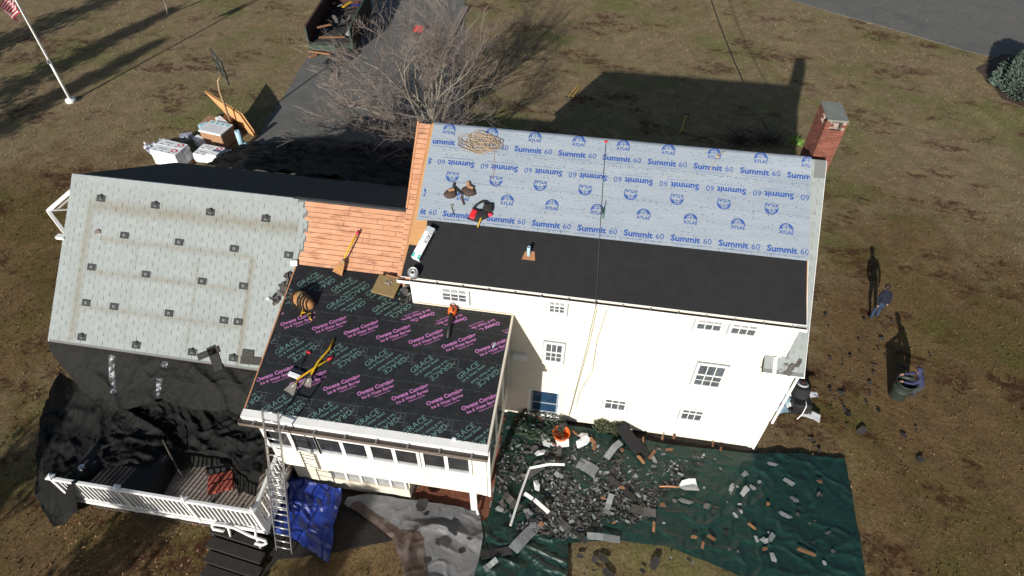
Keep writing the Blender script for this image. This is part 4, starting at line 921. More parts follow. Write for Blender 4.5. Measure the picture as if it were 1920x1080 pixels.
def gdisp(seed,amp): return lambda p,s,t:(0,0,amp*(.34*crease(p.x*.55+.5*p.y,p.y*.9-.25*p.x,seed)+.22*crease(p.x*1.3-.4*p.y,p.y*1.1+.3*p.x,seed+9)+.10*crease(p.x*2.6,p.y*3.1,seed+4))+.03*fbm(p.x*.9,p.y*.9,seed+2)-.02)
g1=cloth('green_tarp',M_greentarp,[V(950,772,.12),V(1100,803,.14),V(1250,832,.12),V(1410,850,.06),V(1500,850,.05),V(1585,861,.04)],[V(1585,861,.04),V(1598,930,.03),V(1612,1010,.03),V(1625,1090,.03)],[V(905,1010,.05),V(1000,1015,.05),V(1070,1018,.05),V(1150,1012,.05),V(1250,1025,.05),V(1330,1055,.05),V(1400,1085,.05),V(1625,1090,.03)],[V(950,772,.12),V(935,850,.1),V(925,930,.06),V(905,1010,.05)],260,130,gdisp(61.,.12),None,None,.008)
tag(g1,'big dark green tarp under the debris along the foot of the house','tarp')
g2=cloth('green_tarp',M_greentarp,[V(902,975,.06),V(990,1000,.07),V(1064,1012,.07)],[V(1064,1012,.07),V(1066,1110,.03)],[V(872,1110,.03),V(1066,1110,.03)],[V(902,975,.06),V(908,1010,.07),V(895,1060,.06),V(872,1110,.03)],90,70,gdisp(77.,.20),None,None,.014)
tag(g2,'wrinkled green tarp beside the grey tarp at the bottom of the picture','tarp')
# ================================================================== torn-off roofing on the green tarp
heap=[(935,800),(985,785),(1060,800),(1140,812),(1215,838),(1290,850),(1330,862),(1285,880),(1270,910),(1235,930),(1225,965),(1190,985),(1130,1000),(1060,1012),(985,1000),(940,985),(930,930),(935,860)]
def inside(px,py,poly):
    r=False; n=len(poly)
    for i in range(n):
        x0,y0=poly[i]; x1,y1=poly[i-1]
        if (y0>py)!=(y1>py) and px<(x1-x0)*(py-y0)/(y1-y0)+x0: r=not r
    return r
def scrap_mesh(seed,m):
    r=random.Random(seed); kind=seed%5
    if kind<2: w_,h=r.uniform(.10,.22),r.uniform(.07,.16)
    elif kind==2: w_,h=r.uniform(.22,.40),r.uniform(.10,.16)
    else: w_,h=r.uniform(.07,.13),r.uniform(.05,.10)
    n=r.choice((4,5,6,7)); P=[]
    for i in range(n):
        t=2*PI*(i+r.uniform(-.25,.25))/n; P.append((w_*math.copysign(abs(math.cos(t))**.6,math.cos(t))*r.uniform(.75,1),h*math.copysign(abs(math.sin(t))**.6,math.sin(t))*r.uniform(.75,1)))
    bend=r.uniform(-.5,.9)
    def f(b):
        up=[(x,y,bend*x*x+.004) for x,y in P]; lo=[(x,y,bend*x*x-.004) for x,y in P]; c=[(0,0,.004+.3*bend*.01)]
        b.add(up+lo+c,[(i,(i+1)%n,2*n) for i in range(n)]+[(n+i,n+(i+1)%n,(i+1)%n,i) for i in range(n)]+[tuple(range(2*n-1,n-1,-1))])
    return f
SM=[]
for k in range(30):
    m=(M_scrapdk,M_scrapdk,M_scrapmd,M_scrapmd,M_scraplt)[k//6]; f=scrap_mesh(k*7+k%5,m); SM.append((unitmesh('shingle_scrap',m,f),f,m))
rs=random.Random(99)
def heapz(x,y): return .10+.07*max(0,.4+fbm(x*.8,y*.8,70.)*1.6)
def rot(r,tilt): return Matrix.Rotation(r.uniform(0,6.28),4,'Z')@Matrix.Rotation(r.gauss(0,tilt),4,'X')@Matrix.Rotation(r.gauss(0,tilt),4,'Y')
# the small crumbs and buried layers: one mass
mbs={}
for k in range(8200):
    while True:
        px,py=rs.uniform(925,1340),rs.uniform(780,1015)
        p=G(px,py)
        if inside(px,py,heap) and fbm(p.x*.55,p.y*.55,88.,3)>-.06+rs.uniform(-.2,.2): break
    i=rs.randrange(30); i=i if rs.random()<.75 else rs.randrange(24); M=Matrix.Translation((p.x,p.y,heapz(p.x,p.y)*rs.uniform(.55,1)))@rot(rs,.25)@Matrix.Scale(rs.uniform(.15,.48),4)
    mb=mbs.setdefault(SM[i][2].name,MB()); mb.at(M); SM[i][1](mb)
hp=MB(); mats=[M_scrapdk,M_scrapmd,M_scraplt]
for j,m in enumerate(mats):
    b=mbs[m.name]; k=len(hp.v); hp.v+=b.v; hp.f+=[tuple(q+k for q in f) for f in b.f]; hp.mi+=[j]*len(b.f)
o=hp.build('roofing_debris',mats); o['kind']='stuff'; tag(o,'heap of crumbled charcoal roofing bits on the green tarp','debris')
# pieces one can pick out
def place(px,py,x0,x1,y0,y1):
    a=('far left','left','centre','right','far right')[max(0,min(4,int(5*(px-x0)/(x1-x0))))]; c=('top','upper','middle','lower','bottom')[max(0,min(4,int(5*(py-y0)/(y1-y0))))]
    return c+' '+a
def tone(i): return ('charcoal','black','grey-brown','dark grey','pale grey')[i//6]
def scrap(px,py,z,label,group,light=None,sc=1.0,box=None):
    p=G(px,py); i=light if light is not None else rs.randrange(30)
    if box: label=('big ' if sc>.95 else 'small ' if sc<.6 else '')+tone(i)+' '+label+' '+place(px,py,*box)
    z=heapz(p.x,p.y)+.02 if z is None else z
    o=inst(SM[i][0],'shingle_scrap',Matrix.Translation((p.x,p.y,z))@rot(rs,.14)@Matrix.Scale(sc,4)); return tag(o,label,'shingle scrap',group)
for k in range(100):
    while True:
        px,py=rs.uniform(930,1330),rs.uniform(785,1010)
        if inside(px,py,heap): break
    i=rs.choice((rs.randrange(12,30),rs.randrange(18,30),rs.randrange(30)))
    scrap(px,py,None,'torn shingle on the debris heap,','torn shingles on the heap',i,rs.uniform(.35,.85),(930,1330,785,1010))
for k in range(64):
    px,py=(rs.gauss(1370,95),rs.gauss(930,55)) if k%2 else (rs.uniform(1240,1560),rs.uniform(860,1060))
    if not(1235<px<1590 and 858<py<1070) or inside(px,py,heap): continue
    scrap(px,py,.09,'torn shingle on open green tarp,','torn shingles on the open tarp',rs.choice((rs.randrange(30),rs.randrange(12,30),rs.randrange(24,30))),rs.uniform(.45,1.0),(1235,1590,858,1070))
for k in range(80):
    px,py=1515+abs(rs.gauss(0,95)),rs.gauss(720,85)
    if py<590 or py>890 or (px<1545 and py<800): continue
    scrap(px,py,.03,'shingle crumb on the right lawn,','shingle crumbs on the right lawn',rs.randrange(12),rs.uniform(.45,1.15)*(1 if rs.random()<.4 else .6),(1515,1790,590,890))
for k in range(10): scrap(rs.uniform(1080,1360),rs.uniform(1035,1078),.03,'shingle crumb on lawn below the green tarp,','shingle crumbs on the lower lawn',rs.randrange(18),rs.uniform(.5,1.1),(1080,1360,1035,1078))
for px,py,sc in ((793,955,1.9),(838,1024,1.7),(868,1040,1.0),(803,1058,1.1),(783,998,.8)): scrap(px,py,.36,('large' if sc>1.5 else 'small')+' black shingle on the grey tarp, '+place(px,py,760,890,940,1070),'shingles on the grey tarp',2,sc)
# long strips of old shingle on the heap
for k,(px,py,a,l,w_,m,what) in enumerate(((985,1010,1.0,1.5,.42,M_scraplt,'pale three-tab shingle strip at the lower left of the heap'),(930,1040,.35,1.2,.3,M_scrapdk,'dark moss-brown shingle strip on the lower green tarp'),(960,945,-.6,.9,.28,M_scrapmd,'grey shingle strip beside the bent white flashing'),(1140,950,1.35,.9,.22,M_scraplt,'pale upright shingle strip in the middle of the heap'),(1075,1000,-.65,1.3,.18,M_scrapdk,'long black shingle strip at the bottom edge of the heap'),(1165,920,-.7,1.5,.22,M_scrapdk,'long dark strip slanting across the right of the heap'),(1130,1012,.05,1.3,.26,M_scraplt,'pale shingle strip along the lower edge of the tarp'),(1060,990,-.55,.5,.25,M_scrapmd,'short olive-grey shingle strip near the bottom of heap'),(1205,962,-.05,1.0,.32,M_scrapmd,'brown-grey shingle strip at the right edge of heap'),(920,1062,.75,.6,.2,M_scraplt,'pale shingle strip on the lowest fold of green tarp'),(1047,856,1.45,.75,.2,M_scrapmd,'grey shingle strip pointing at the orange helmet'),(1100,880,-.45,.9,.5,M_scraplt,'wide pale shingle sheet full of holes on the heap'),(1000,890,.75,1.0,.25,M_scrapmd,'grey-brown strip above the bent white flashing'))):
    l*=.8; w_*=.85; p=G(px,py); M=Matrix.Translation((p.x,p.y,heapz(p.x,p.y)+.05))@Matrix.Rotation(a,4,'Z')@Matrix.Rotation(rs.gauss(0,.06),4,'Y')
    b=MB().at(M); n=4; xs=[-l/2+l*i/n for i in range(n+1)]
    for i in range(n):
        zz=[.03*math.sin(i*1.3+k),.03*math.sin((i+1)*1.3+k)]; g=.012
        b.add([(xs[i]+g,-w_/2,zz[0]),(xs[i+1],-w_/2+rs.uniform(0,.04),zz[1]),(xs[i+1],w_/2,zz[1]),(xs[i],w_/2,zz[0]),(xs[i]+g,-w_/2,zz[0]-.01),(xs[i+1],-w_/2,zz[1]-.01),(xs[i+1],w_/2,zz[1]-.01),(xs[i],w_/2,zz[0]-.01)],[(0,1,2,3),(7,6,5,4),(0,4,5,1),(1,5,6,2),(2,6,7,3),(3,7,4,0)])
    tag(b.build('shingle_strip',m),what,'shingle strip')
# wood scraps
wd=((1143,802,1.5,.55,'upright splintered board end standing between the grey-green shrubs'),(1125,797,.1,.35,None),(1010,790,-.5,.5,None),(970,792,.2,.3,None),(1078,818,-.7,.45,None),(1113,845,1.2,.3,None),(1110,833,-.8,.5,None),(1165,850,.6,.2,None),(1204,830,1.5,.35,None),(1221,858,1.0,.6,None),(1240,826,1.4,.3,None),(1200,868,-.8,.5,None),(1262,824,1.1,.3,None),(1335,836,1.4,.35,None),(1350,845,1.3,.28,None),(1253,848,.1,.4,None),(1240,952,.3,.28,None),(1224,992,1.5,.5,None),(1014,988,-.3,.25,None),(1300,1010,-.1,.3,None),(1332,1011,-.4,.42,None),(1316,1025,1.3,.35,None),(1408,990,-.7,.4,None),(1432,1032,.3,.28,None),(1510,1038,-.25,.8,'long narrow wood splinter near the right end of green tarp'),(1535,906,-1.0,.22,None),(1165,920,-.2,.3,None),(1438,948,.2,.2,None),(1150,985,.1,.2,None),(1130,940,-.4,.25,None))
for k,(px,py,a,l,lab) in enumerate(wd):
    p=G(px,py); w_=rs.uniform(.035,.075); l*=.72; M=Matrix.Translation((p.x,p.y,(heapz(p.x,p.y)+.08) if px<1300 else .12))@Matrix.Rotation(a,4,'Z')@Matrix.Rotation(rs.gauss(0,.12) if k else -.9,4,'Y')
    b=MB().at(M); b.add([(-l/2,-w_,0),(l/2-.04,-w_*.8,0),(l/2,w_*.3,0),(l/2-.06,w_,0),(-l/2+.03,w_*.9,0),(-l/2,-w_,.022),(l/2-.04,-w_*.8,.022),(l/2,w_*.3,.022),(l/2-.06,w_,.022),(-l/2+.03,w_*.9,.022)],[(4,3,2,1,0),(5,6,7,8,9),(0,1,6,5),(1,2,7,6),(2,3,8,7),(3,4,9,8),(4,0,5,9)])
    tag(b.build('wood_scrap',M_wood),lab or ('long' if l>.45 else 'short' if l<.29 else 'split')+' orange-brown board scrap on the green tarp, '+place(px,py,950,1560,780,1050),'wood scrap',None if lab else 'wood scraps in the debris')
# white flashing, papers, dark boards
def bentstrip(pts,w_,m,label,name='metal_flashing',lift=.12):
    P=[G(px,py) for px,py in pts]; b=MB()
    P=[Vector((p.x,p.y,heapz(p.x,p.y)+lift+.02*(i%2))) for i,p in enumerate(P)]
    for a,c in zip(P,P[1:]):
        d=(c-a).normalized(); n=Vector((-d.y,d.x,0)).normalized()*w_/2; u=Vector((0,0,.05))
        b.add([a+n,a-n,c-n,c+n,a+n+u,a-n+u*.2,c-n+u*.2,c+n+u],[(3,2,1,0),(4,5,6,7),(0,1,5,4),(1,2,6,5),(2,3,7,6),(3,0,4,7)])
    return tag(b.build(name,m),label,'metal flashing')
bentstrip([(957,992),(975,935),(993,885),(1030,879),(1058,878)],.07,M_white,'long white metal flashing bent at a right angle on the heap')
bentstrip([(983,932),(998,943)],.11,M_white,'short white flashing piece below the bent strip',lift=.14); bentstrip([(1001,944),(1028,969)],.12,M_white,'white flashing bar lying across the middle of the heap',lift=.16)
bentstrip([(1135,868),(1150,848),(1162,838)],.22,M_scraplt,'curled pale metal sheet below the right-hand shrub',lift=.2); bentstrip([(1040,893),(1048,902),(1054,899)],.14,M_scraplt,'small curled pale flashing near the bent white strip')
for k,(px,py,s) in enumerate(((1022,832,.28),(1032,838,.2),(1052,834,.35),(1092,833,.3),(1093,823,.2),(1012,856,.2),(1005,916,.2))):
    b=MB().at(Matrix.Translation(G(px,py)+Vector((0,0,heapz(*G(px,py)[:2])+.08)))@rot(rs,.2)); b.add([(-s,-s*.5,0),(s*.2,-s*.6,.03),(s,-s*.2,0),(s*.7,s*.5,.05),(-.2*s,s*.4,.02),(-s*.8,s*.3,.04),(0,0,.06)],[(i,(i+1)%6,6) for i in range(6)]); tag(b.build('white_wrapper',M_card),'crumpled white wrapper on the debris, '+('%s of the orange tub'%('left','right')[px>1051])+(', lowest' if py>880 else ', upper' if py<830 else '')+(', large' if s>.29 else ', small' if s<.25 else ''),'wrapper','white wrappers in the debris')
p=G(1185,838); b=MB().at(Matrix.Translation((p.x,p.y,.32))@Matrix.Rotation(-.75,4,'Z')@Matrix.Rotation(.3,4,'Y')); b.bbox((-.75,-.22,-.02),(.75,.22,.02),.01); tag(b.build('dark_panel',M_blackcl),'dark flat panel propped under the grey-green shrubs','panel')
# hose coil, orange helmet-like tub, scoop shovel
b=MB(); c=G(1010,805); P=[]
for i in range(330):
    t=i*.13; r=.62+.22*math.sin(i*.37)+.10*math.sin(i*1.13); P.append((c.x+math.cos(t)*r*1.05+.12*math.sin(i*.05),c.y+math.sin(t)*r*.85,.36+.10*abs(math.sin(i*.23))+.03*math.sin(i*.71)))
b.tube(P,.018,5); tag(b.build('garden_hose',M_hose,None,True),'tangled coil of dark green hose in the corner by the door','hose')
b=MB().at(gm(1051,824)@Matrix.Translation((0,0,.20))); b.lathe([(.02,.02),(.20,.0),(.27,.10),(.30,.24),(.32,.25),(.31,.27),(.28,.25),(.25,.11),(.18,.04),(.02,.04)],18); tub=b.build('orange_tub',M_orange,None,True); tag(tub,'bright orange tub full of dark scraps among the debris','tub')
for k in range(7): scrap(1046+k*1.6,806+(k*7)%15,.40+.02*k,'dark shingle piece dumped in the orange tub','shingles in the orange tub',rs.randrange(18),.8)
def scoop(a,c,wide,label,hm,bm_,name='shovel',z=.12,flat=None):
    pass
sh=thing('scoop_shovel','white-bladed scoop shovel with red-brown handle lying on the green tarp','shovel',G(1285,912))
A=G(1236,912,.14); Bp=G(1274,913,.16); C=G(1298,911,.14)
b=MB(); b.tube([A,A.lerp(Bp,.5)+Vector((0,0,.03)),Bp],.028,7); b.build('handle',M_fascia,sh,True)
d=(C-Bp).normalized(); n=Vector((-d.y,d.x,0)); b=MB(); rows=[]
for i,(t,w_,hh) in enumerate(((0,.05,.03),(.12,.17,.10),(.35,.21,.12),(.62,.22,.06))):
    for k in (-1,-.6,0,.6,1): q=Bp+d*t+n*(w_*k)+Vector((0,0,hh*(abs(k)**2)+.0)); rows.append(q)
b.add(rows,[(i*5+k,i*5+k+1,(i+1)*5+k+1,(i+1)*5+k) for i in range(3) for k in range(4)]); b.build('blade',M_card,sh,True)
# shrubs by the wall, small bright plant by the chimney
def shrub(name,px,py,h,r,n,m,label,z=0,leaf=.10):
    c=G(px,py); t=thing(name,label,'shrub',(c.x,c.y,z)); rr=random.Random(px); b=MB(); s=MB()
    for i in range(n):
        a=rr.uniform(0,6.28); q=rr.random()**.5; tip=Vector((c.x+math.cos(a)*r*q,c.y+math.sin(a)*r*q,z+h*(1.05-.5*q*q)*rr.uniform(.6,1)))
        base=Vector((c.x+math.cos(a)*r*q*.2,c.y+math.sin(a)*r*q*.2,z)); 
        if i%4==0: s.tube([base,base.lerp(tip,.5)+Vector((0,0,.05)),tip],[.012,.008,.003],3,cap=False)
        for k in range(5):
            p=base.lerp(tip,rr.uniform(.45,1)); d=(tip-base).normalized()+Vector((rr.gauss(0,.4),rr.gauss(0,.4),rr.gauss(0,.3))); d.normalize(); w_=d.cross(Vector((rr.gauss(0,1),rr.gauss(0,1),rr.gauss(0,1)))).normalized()*leaf*.16; l=leaf*rr.uniform(.7,1.6)
            b.add([p-w_,p+w_,p+d*l],[(0,1,2)])
    b.build('leaves',m,t); s.build('stems',M_bark,t); return t
shrub('shrub',1127,806,.55,.30,260,M_shrub,'low spiky grey-green shrub left of the upright board end'); shrub('shrub',1158,810,.55,.36,320,M_shrub,'low spiky grey-green shrub right of the upright board end')
shrub('small_plant',1490,272,.45,.35,40,M_brightleaf,'small bright green plant beside the chimney in the shade',0,.22)
for k,(px,lab) in enumerate(((1385,'bare twiggy shrub farther from the chimney behind the roof ridge'),(1440,'bare twiggy shrub nearest the chimney behind the roof ridge'))):
    c=G(px,268); t=thing('bare_shrub',lab,'shrub',c,'bare shrubs along the front wall'); b=MB(); rr=random.Random(k)
    for i in range(150):
        a=rr.uniform(0,6.28); q=rr.uniform(.2,1.4); tip=c+Vector((math.cos(a)*q,math.sin(a)*q,rr.uniform(.3,1.0))); o_=c+Vector((rr.gauss(0,.5),rr.gauss(0,.3),0)); b.tube([o_,o_.lerp(tip,.5)+Vector((rr.gauss(0,.15),rr.gauss(0,.15),.1)),tip],[.008,.005,.002],3,cap=False)
    b.build('twigs',M_steps,t)
# ================================================================== things on the roofs
def frame(pl,px,py,ang=0,h=0): return pl.mat(px,py,ang,h)
# coil of tan rope and its tail
c=DORM.puv(903,271); P=[]; rr=random.Random(4)
for i in range(520):
    t=i*.21; r=.22+.14*math.sin(i*.113)+.05*math.sin(i*.71); u=c[0]+math.cos(t)*r*1.55+.18*math.sin(i*.037); v=c[1]+math.sin(t)*r*.85+.06*math.sin(i*.061); P.append(DORM.P(u,v,bh(u,v)+.03+.05*abs(math.sin(i*.31))))
b=MB(); b.tube(P,.011,4); rp=thing('rope_coil','loose coil of tan rope near the left end of the blue roof','rope',DORM.P(*c,0)); b.build('coil',M_rope,rp,True)
def roofline(px,h=.05,pl=DORM): return [pl.P(*pl.puv(*p),(bh(*pl.puv(*p)) if pl is DORM and pl.puv(*p)[1]>vb0 else .02)+h) for p in px]
b=MB(); b.tube(roofline([(925,270),(927,290),(926,305),(927,320),(925,332),(921,338),(919,332)],.015),.012,4); b.tube(roofline([(868,262),(864,275),(870,283),(884,284),(888,275)],.015),.010,4); b.build('tail',M_rope,rp,True)
b=MB(); b.tube(roofline([(1357,287),(1348,290),(1344,296),(1338,308),(1329,322)],.03),.014,5); b.lathe
b.at(frame(DORM,1345,296,0,.07)); b.lathe([(.05,0),(.06,.03),(.03,.05)],8); tag(b.build('rope_knot',M_rope,None,True),'short knotted rope on the slack ridge fold near the chimney','rope')
# safety line from the ridge anchor over the eave to the ground
pe=DORM.P(*DORM.puv(1118,562),.05); gnd=G(1066,782,.5)
mid=AY(1100,650,-.30)
P=roofline([(1136,267),(1131,330),(1127,395),(1124,450),(1121,505),(1118,555)],.02)+[Vector((pe.x,-.34,pe.z-.10)),Vector((mid.x,-.40,mid.z)),gnd]
b=MB(); b.tube(P,.011,5); sl_=thing('safety_line','dark green safety line from the ridge over the felt to the ground','rope',P[-1]); b.build('line',M_greenrope,sl_,True)
P2=[Vector((pe.x+.35,YW-.06,pe.z-.30)),AY(1119,640,-.12),AY(1110,700,-.14),AY(1086,735,-.2),G(1078,775,.4)]
b=MB(); b.tube(polyline(P2,12),.007,4); b.build('loose_end',M_greenrope,sl_,True)
gb_=frame(DORM,1131,400,0,.05); b=MB().at(gb_); b.bbox((-.03,-.20,0),(.03,.14,.05),.01); b.build('rope_grab',M_mint,sl_); b=MB().at(gb_@Matrix.Rotation(-.2,4,'Y')); b.tube([(0,-.05,.05),(.0,.02,.30),(.0,.05,.42)],[.02,.016,.012],6); b.build('lanyard',M_blackcl,sl_,True)
# brown leather tool belt
def blob(b,M,rx,ry,h,n=10,flat=.55,wob=0,seed=0,mi=0):
    r=random.Random(seed); rings=((1,0),(1.04,.35),(.92,.7),(.55,1.0),(.0,1.05)); vs=[];fs=[]
    k=[1+r.uniform(-wob,wob) for _ in range(n)]
    for q,z in rings:
        for i in range(n): t=2*PI*i/n; vs.append((rx*q*k[i]*math.cos(t),ry*q*k[i]*math.sin(t),h*z))
    for j in range(len(rings)-1):
        for i in range(n): fs.append((j*n+i,j*n+(i+1)%n,(j+1)*n+(i+1)%n,(j+1)*n+i))
    b.at(M).add(vs,fs,mi)
tb=thing('tool_belt','brown leather tool belt with two pouches spread on the blue roof','tool belt',DORM.pick(862,362))
for px,py,s,a in ((845,365,1.0,.3),(880,360,1.05,-.3)):
    b=MB(); blob(b,frame(DORM,px,py,a,.03),.21*s,.16*s,.12,12,.5,.10,px); b.build('pouch',M_leather,tb,True)
    b=MB().at(frame(DORM,px+3,py-5,a,.13)); b.bbox((-.10,-.04,0),(.10,.05,.05),.015); b.build('pocket',M_cardb,tb)
b=MB().at(frame(DORM,879,349,.5,.05)); b.bbox((-.06,-.08,0),(.06,.10,.10),.02); b.build('holster',M_cardb,tb)
def ribbon(b,pts,w_,th=.012):
    P=[Vector(p) for p in pts]
    for a,c in zip(P,P[1:]):
        d=(c-a).normalized(); n=DORM.n.cross(d).normalized()*w_/2; u=DORM.n*th
        b.add([a+n,a-n,c-n,c+n,a+n+u,a-n+u,c-n+u,c+n+u],[(3,2,1,0),(4,5,6,7),(0,1,5,4),(1,2,6,5),(2,3,7,6),(3,0,4,7)])
b=MB(); ribbon(b,roofline([(853,345),(851,352),(860,360),(868,366),(877,360)],.05),.07); b.build('strap',M_blackcl,tb)
b=MB(); ribbon(b,roofline([(866,368),(868,378),(871,386)],.02),.06); b.build('belt_end',M_leather,tb)
b=MB().at(frame(DORM,850,397,-1.15,.055)); hm=thing('hammer','small black-handled hammer on the lower blue roofing sheet','hammer',DORM.pick(850,397)); b.tube([(-.17,0,0),(.14,0,.0)],.014,6); b.build('handle',M_black,hm); b=MB().at(frame(DORM,850,397,-1.15,.055)); b.bbox((-.22,-.05,-.02),(-.16,.06,.03),.01); b.build('head',M_steel,hm)
# harness bag with red pouch
hb=thing('harness_bag','black harness bag with a bright red pouch by the edge of the felt','bag',DORM.pick(902,400))
b=MB(); blob(b,frame(DORM,898,406,.4,.03),.33,.17,.16,14,.5,.18,3); blob(b,frame(DORM,916,393,.9,.03),.17,.14,.17,10,.5,.2,5); b.build('body',M_blackcl,hb,True)
b=MB().at(frame(DORM,889,405,1.3,.05)); b.bbox((-.16,-.10,0),(.15,.10,.17),.04); b.build('pouch',M_red,hb)
b=MB(); ribbon(b,roofline([(888,395),(893,388),(904,381),(913,382),(917,390)],.07),.07,.02); b.build('strap',M_blackcl,hb)
b=MB(); blob(b,frame(DORM,919,404,0,.05),.10,.06,.08,8,.5,.2,8); b.build('glove',M_inkred,hb,True)
b=MB().at(frame(DORM,900,419,1.35,.12)); b.tube([(-.17,0,-.03),(.12,0,.03)],.022,6); b.build('tool_handle',M_yellow,hb)
for px,py in ((911,388),(921,389)):
    b=MB(); blob(b,frame(DORM,px,py,.3,.12),.06,.07,.08,8,.5,.1,px); b.build('buckle',M_black,hb,True)
# long white carton on the felt
p0=DORM.pick(781,489,.03); p1=DORM.pick(812,431,.03); d=(p1-p0); L=d.length; ang=math.atan2(*reversed(DORM.uv(p1)and(DORM.uv(p1)[0]-DORM.uv(p0)[0],DORM.uv(p1)[1]-DORM.uv(p0)[1])))
M=DORM.mat(781,489,ang,.03); bx=thing('long_carton','long white roll carton with teal end lying on the black felt','carton',p0)
b=MB().at(M); b.bbox((0,-.13,0),(L,.13,.22),.008); b.build('box',M_card,bx)
for x0,x1,y0,y1,m in ((.0,.16,-.131,-.05,M_teal),(.0,.16,.05,.131,M_teal)):
    b=MB().at(M); b.box((x0+.012,y0+.01,.221),(x1,y1-.01,.2235)); b.build('printed_band',m,bx)
pr=Print(); pr.text('DECK',.66*L,-.01,.15,PI,.02,.95); pr.build('lettering',M_ink,lambda u,v:M@Vector((u,v,.2245)),None,bx)
pr=Print(); pr.text('ARMOR',.60*L,.115,.08,PI,.0,.9); pr.line(.3*L,-.02,.44*L,-.02,.01); pr.line(.3*L,.04,.44*L,.04,.01); pr.build('lettering',M_tealsoft,lambda u,v:M@Vector((u,v,.2245)),None,bx)
b=MB().at(M); b.box((.03,-.1345,.03),(L-.1,-.1315,.19)); b.build('printed_side',M_ink,bx)
b=MB().at(M); b.box((L-.18,-.13,.223),(L-.02,.125,.226)); b.build('tape',M_inkgrey,bx)
# roll of membrane standing on the felt
M=DORM.mat(777.5,515,0,.02); rl=thing('metal_roll','short silver roll standing at the gutter corner of the felt','roll',DORM.pick(777.5,515))
b=MB().at(M); b.lathe([(.045,.0),(.155,0),(.155,.26),(.14,.265),(.14,.255),(.095,.255),(.095,.262),(.045,.26),(.045,.05)],20,cap=False); b.build('coil',M_strap,rl,True); b=MB().at(M); b.lathe([(.0,.04),(.044,.05)],10); b.build('core',M_black,rl)
# shovels and scrapers
def ptool(pts,pl,hm,label,name,bladew,bladel,bm_,r=.022,grip=None,cat='shovel',dh=.05,hs=None,fan=1.45,gripm=None):
    P=[pl.P(*pl.puv(*p),(hs[i] if hs else dh)) for i,p in enumerate(pts)]
    t=thing(name,label,cat,P[0]); b=MB(); b.tube(P[0:],r,7); b.build('handle',hm,t,True)
    d=(P[0]-P[1]).normalized(); n=pl.n.cross(d).normalized(); b=MB(); a=P[0]; w0,w1=bladew/fan/2,bladew/2; up=(pl.n-d*pl.n.dot(d)).normalized()
    vs=[a-d*.05+n*w0*.5,a-d*.05-n*w0*.5,a+d*.06+n*w0,a+d*.06-n*w0,a+d*bladel+n*w1,a+d*bladel-n*w1]; vs=vs+[v+up*.012 for v in vs]; vs+=[a-d*.05+up*.05,a+d*.12+up*.035]
    b.add(vs,[(1,0,2,3),(3,2,4,5),(6,7,9,8),(8,9,11,10),(0,6,8,2),(2,8,10,4),(1,3,9,7),(3,5,11,9),(4,10,11,5)]); b.build('blade',bm_,t)
    b=MB(); b.tube([a-d*.12+up*.01,a+d*.10+up*.02],[.03,.016],7); b.build('socket',M_steel,t,True)
    if grip:
        e=P[-1]; f=(P[-1]-P[-2]).normalized(); b=MB(); b.tube([e-f*.16,e+f*.02],r*1.25,7); b.build('grip',gripm or M_red,t,True)
    return t
ptool([(553,722),(560,713),(590,692),(624,671)],SUNR,M_yellow,'yellow-handled shingle scraper lying under another on the lettered black roof','scraper',.46,.46,M_steel,.032,grip=True,hs=(.05,.08,.06,.05),fan=2)
ptool([(581,712),(586,704),(598,684),(619,658),(626,638)],SUNR,M_yellow,'yellow-handled scraper crossing on top of the other, blade nearest the middle','scraper',.44,.44,M_steel,.032,hs=(.06,.10,.14,.10,.06),fan=2)
ptool([(647,492),(652,482),(664,458),(675,434)],WING,M_yellow,'yellow-handled shovel standing on the bare orange roof boards','shovel',.36,.42,M_tan,.03,grip=True,hs=(.22,.24,.24,.12),fan=1.8,gripm=M_inkred)
t=thing('magnet_broom','black-handled broom with a pale bar head and red grip on the lettered roof','broom',SUNR.pick(556,704))
P=[SUNR.P(*su(559,700),.06),SUNR.P(*su(577,663),.05)]; b=MB(); b.tube(P,.013,6); b.build('handle',M_black,t,True)
b=MB().at(SUNR.mat(554,705,-.22,.03)); b.bbox((-.19,-.08,0),(.19,.05,.07),.01); b.build('bar',M_card,t); b=MB().at(SUNR.mat(557,700,-.22,.03)); b.bbox((-.20,-.0,0),(.22,.10,.05),.01); b.build('bar_back',M_navy,t); b=MB().at(SUNR.mat(579,662,-.2,.03)); b.bbox((-.07,-.03,0),(.07,.03,.04),.01); b.build('grip',M_red,t)
# tan and black tool bag
tg=thing('tool_bag','striped tan and black canvas tool bag on the upper left of lettered roof','tool bag',SUNR.pick(568,565))
M=SUNR.mat(568,566,-.35,.02); b=MB(); blob(b,M,.40,.24,.30,16,.5,.14,2); b.build('body',M_tan,tg,True)
for k,x in enumerate((-.30,-.18,.06,.15,.24,.33)):
    P=[]; 
    for i in range(9): t=PI*i/8; yy=.275*math.cos(t)*math.sqrt(max(.1,1-(x/.45)**2)); P.append(M@Vector((x+.03*math.sin(i),yy,.06+.33*math.sin(t)*math.sqrt(max(.1,1-(x/.5)**2)))))
    b=MB(); b.tube(P,.022,5); b.build('strap',M_blackcl,tg,True)
b=MB(); blob(b,M@Matrix.Translation((-.02,.06,.30)),.12,.11,.09,8,.5,.1,4); b.build('pocket',M_khaki,tg,True)
b=MB(); b.tube([SUNR.P(*su(559,568),.2),SUNR.P(*su(553,584),.03)],.015,5); b.build('bar',M_black,tg)
hk=thing('yellow_tools','tangle of yellow and black hand tools below the tan tool bag','hand tools',SUNR.pick(575,597))
for k,(a,c) in enumerate((((569,583),(565,594)),((567,589),(573,587)),((579,590),(583,598)),((582,599),(586,602)),((578,592),(584,589)))): b=MB(); b.tube([SUNR.P(*su(*a),.06),SUNR.P(*su(*c),.05)],.022,6); b.build('tool',M_yellow,hk)
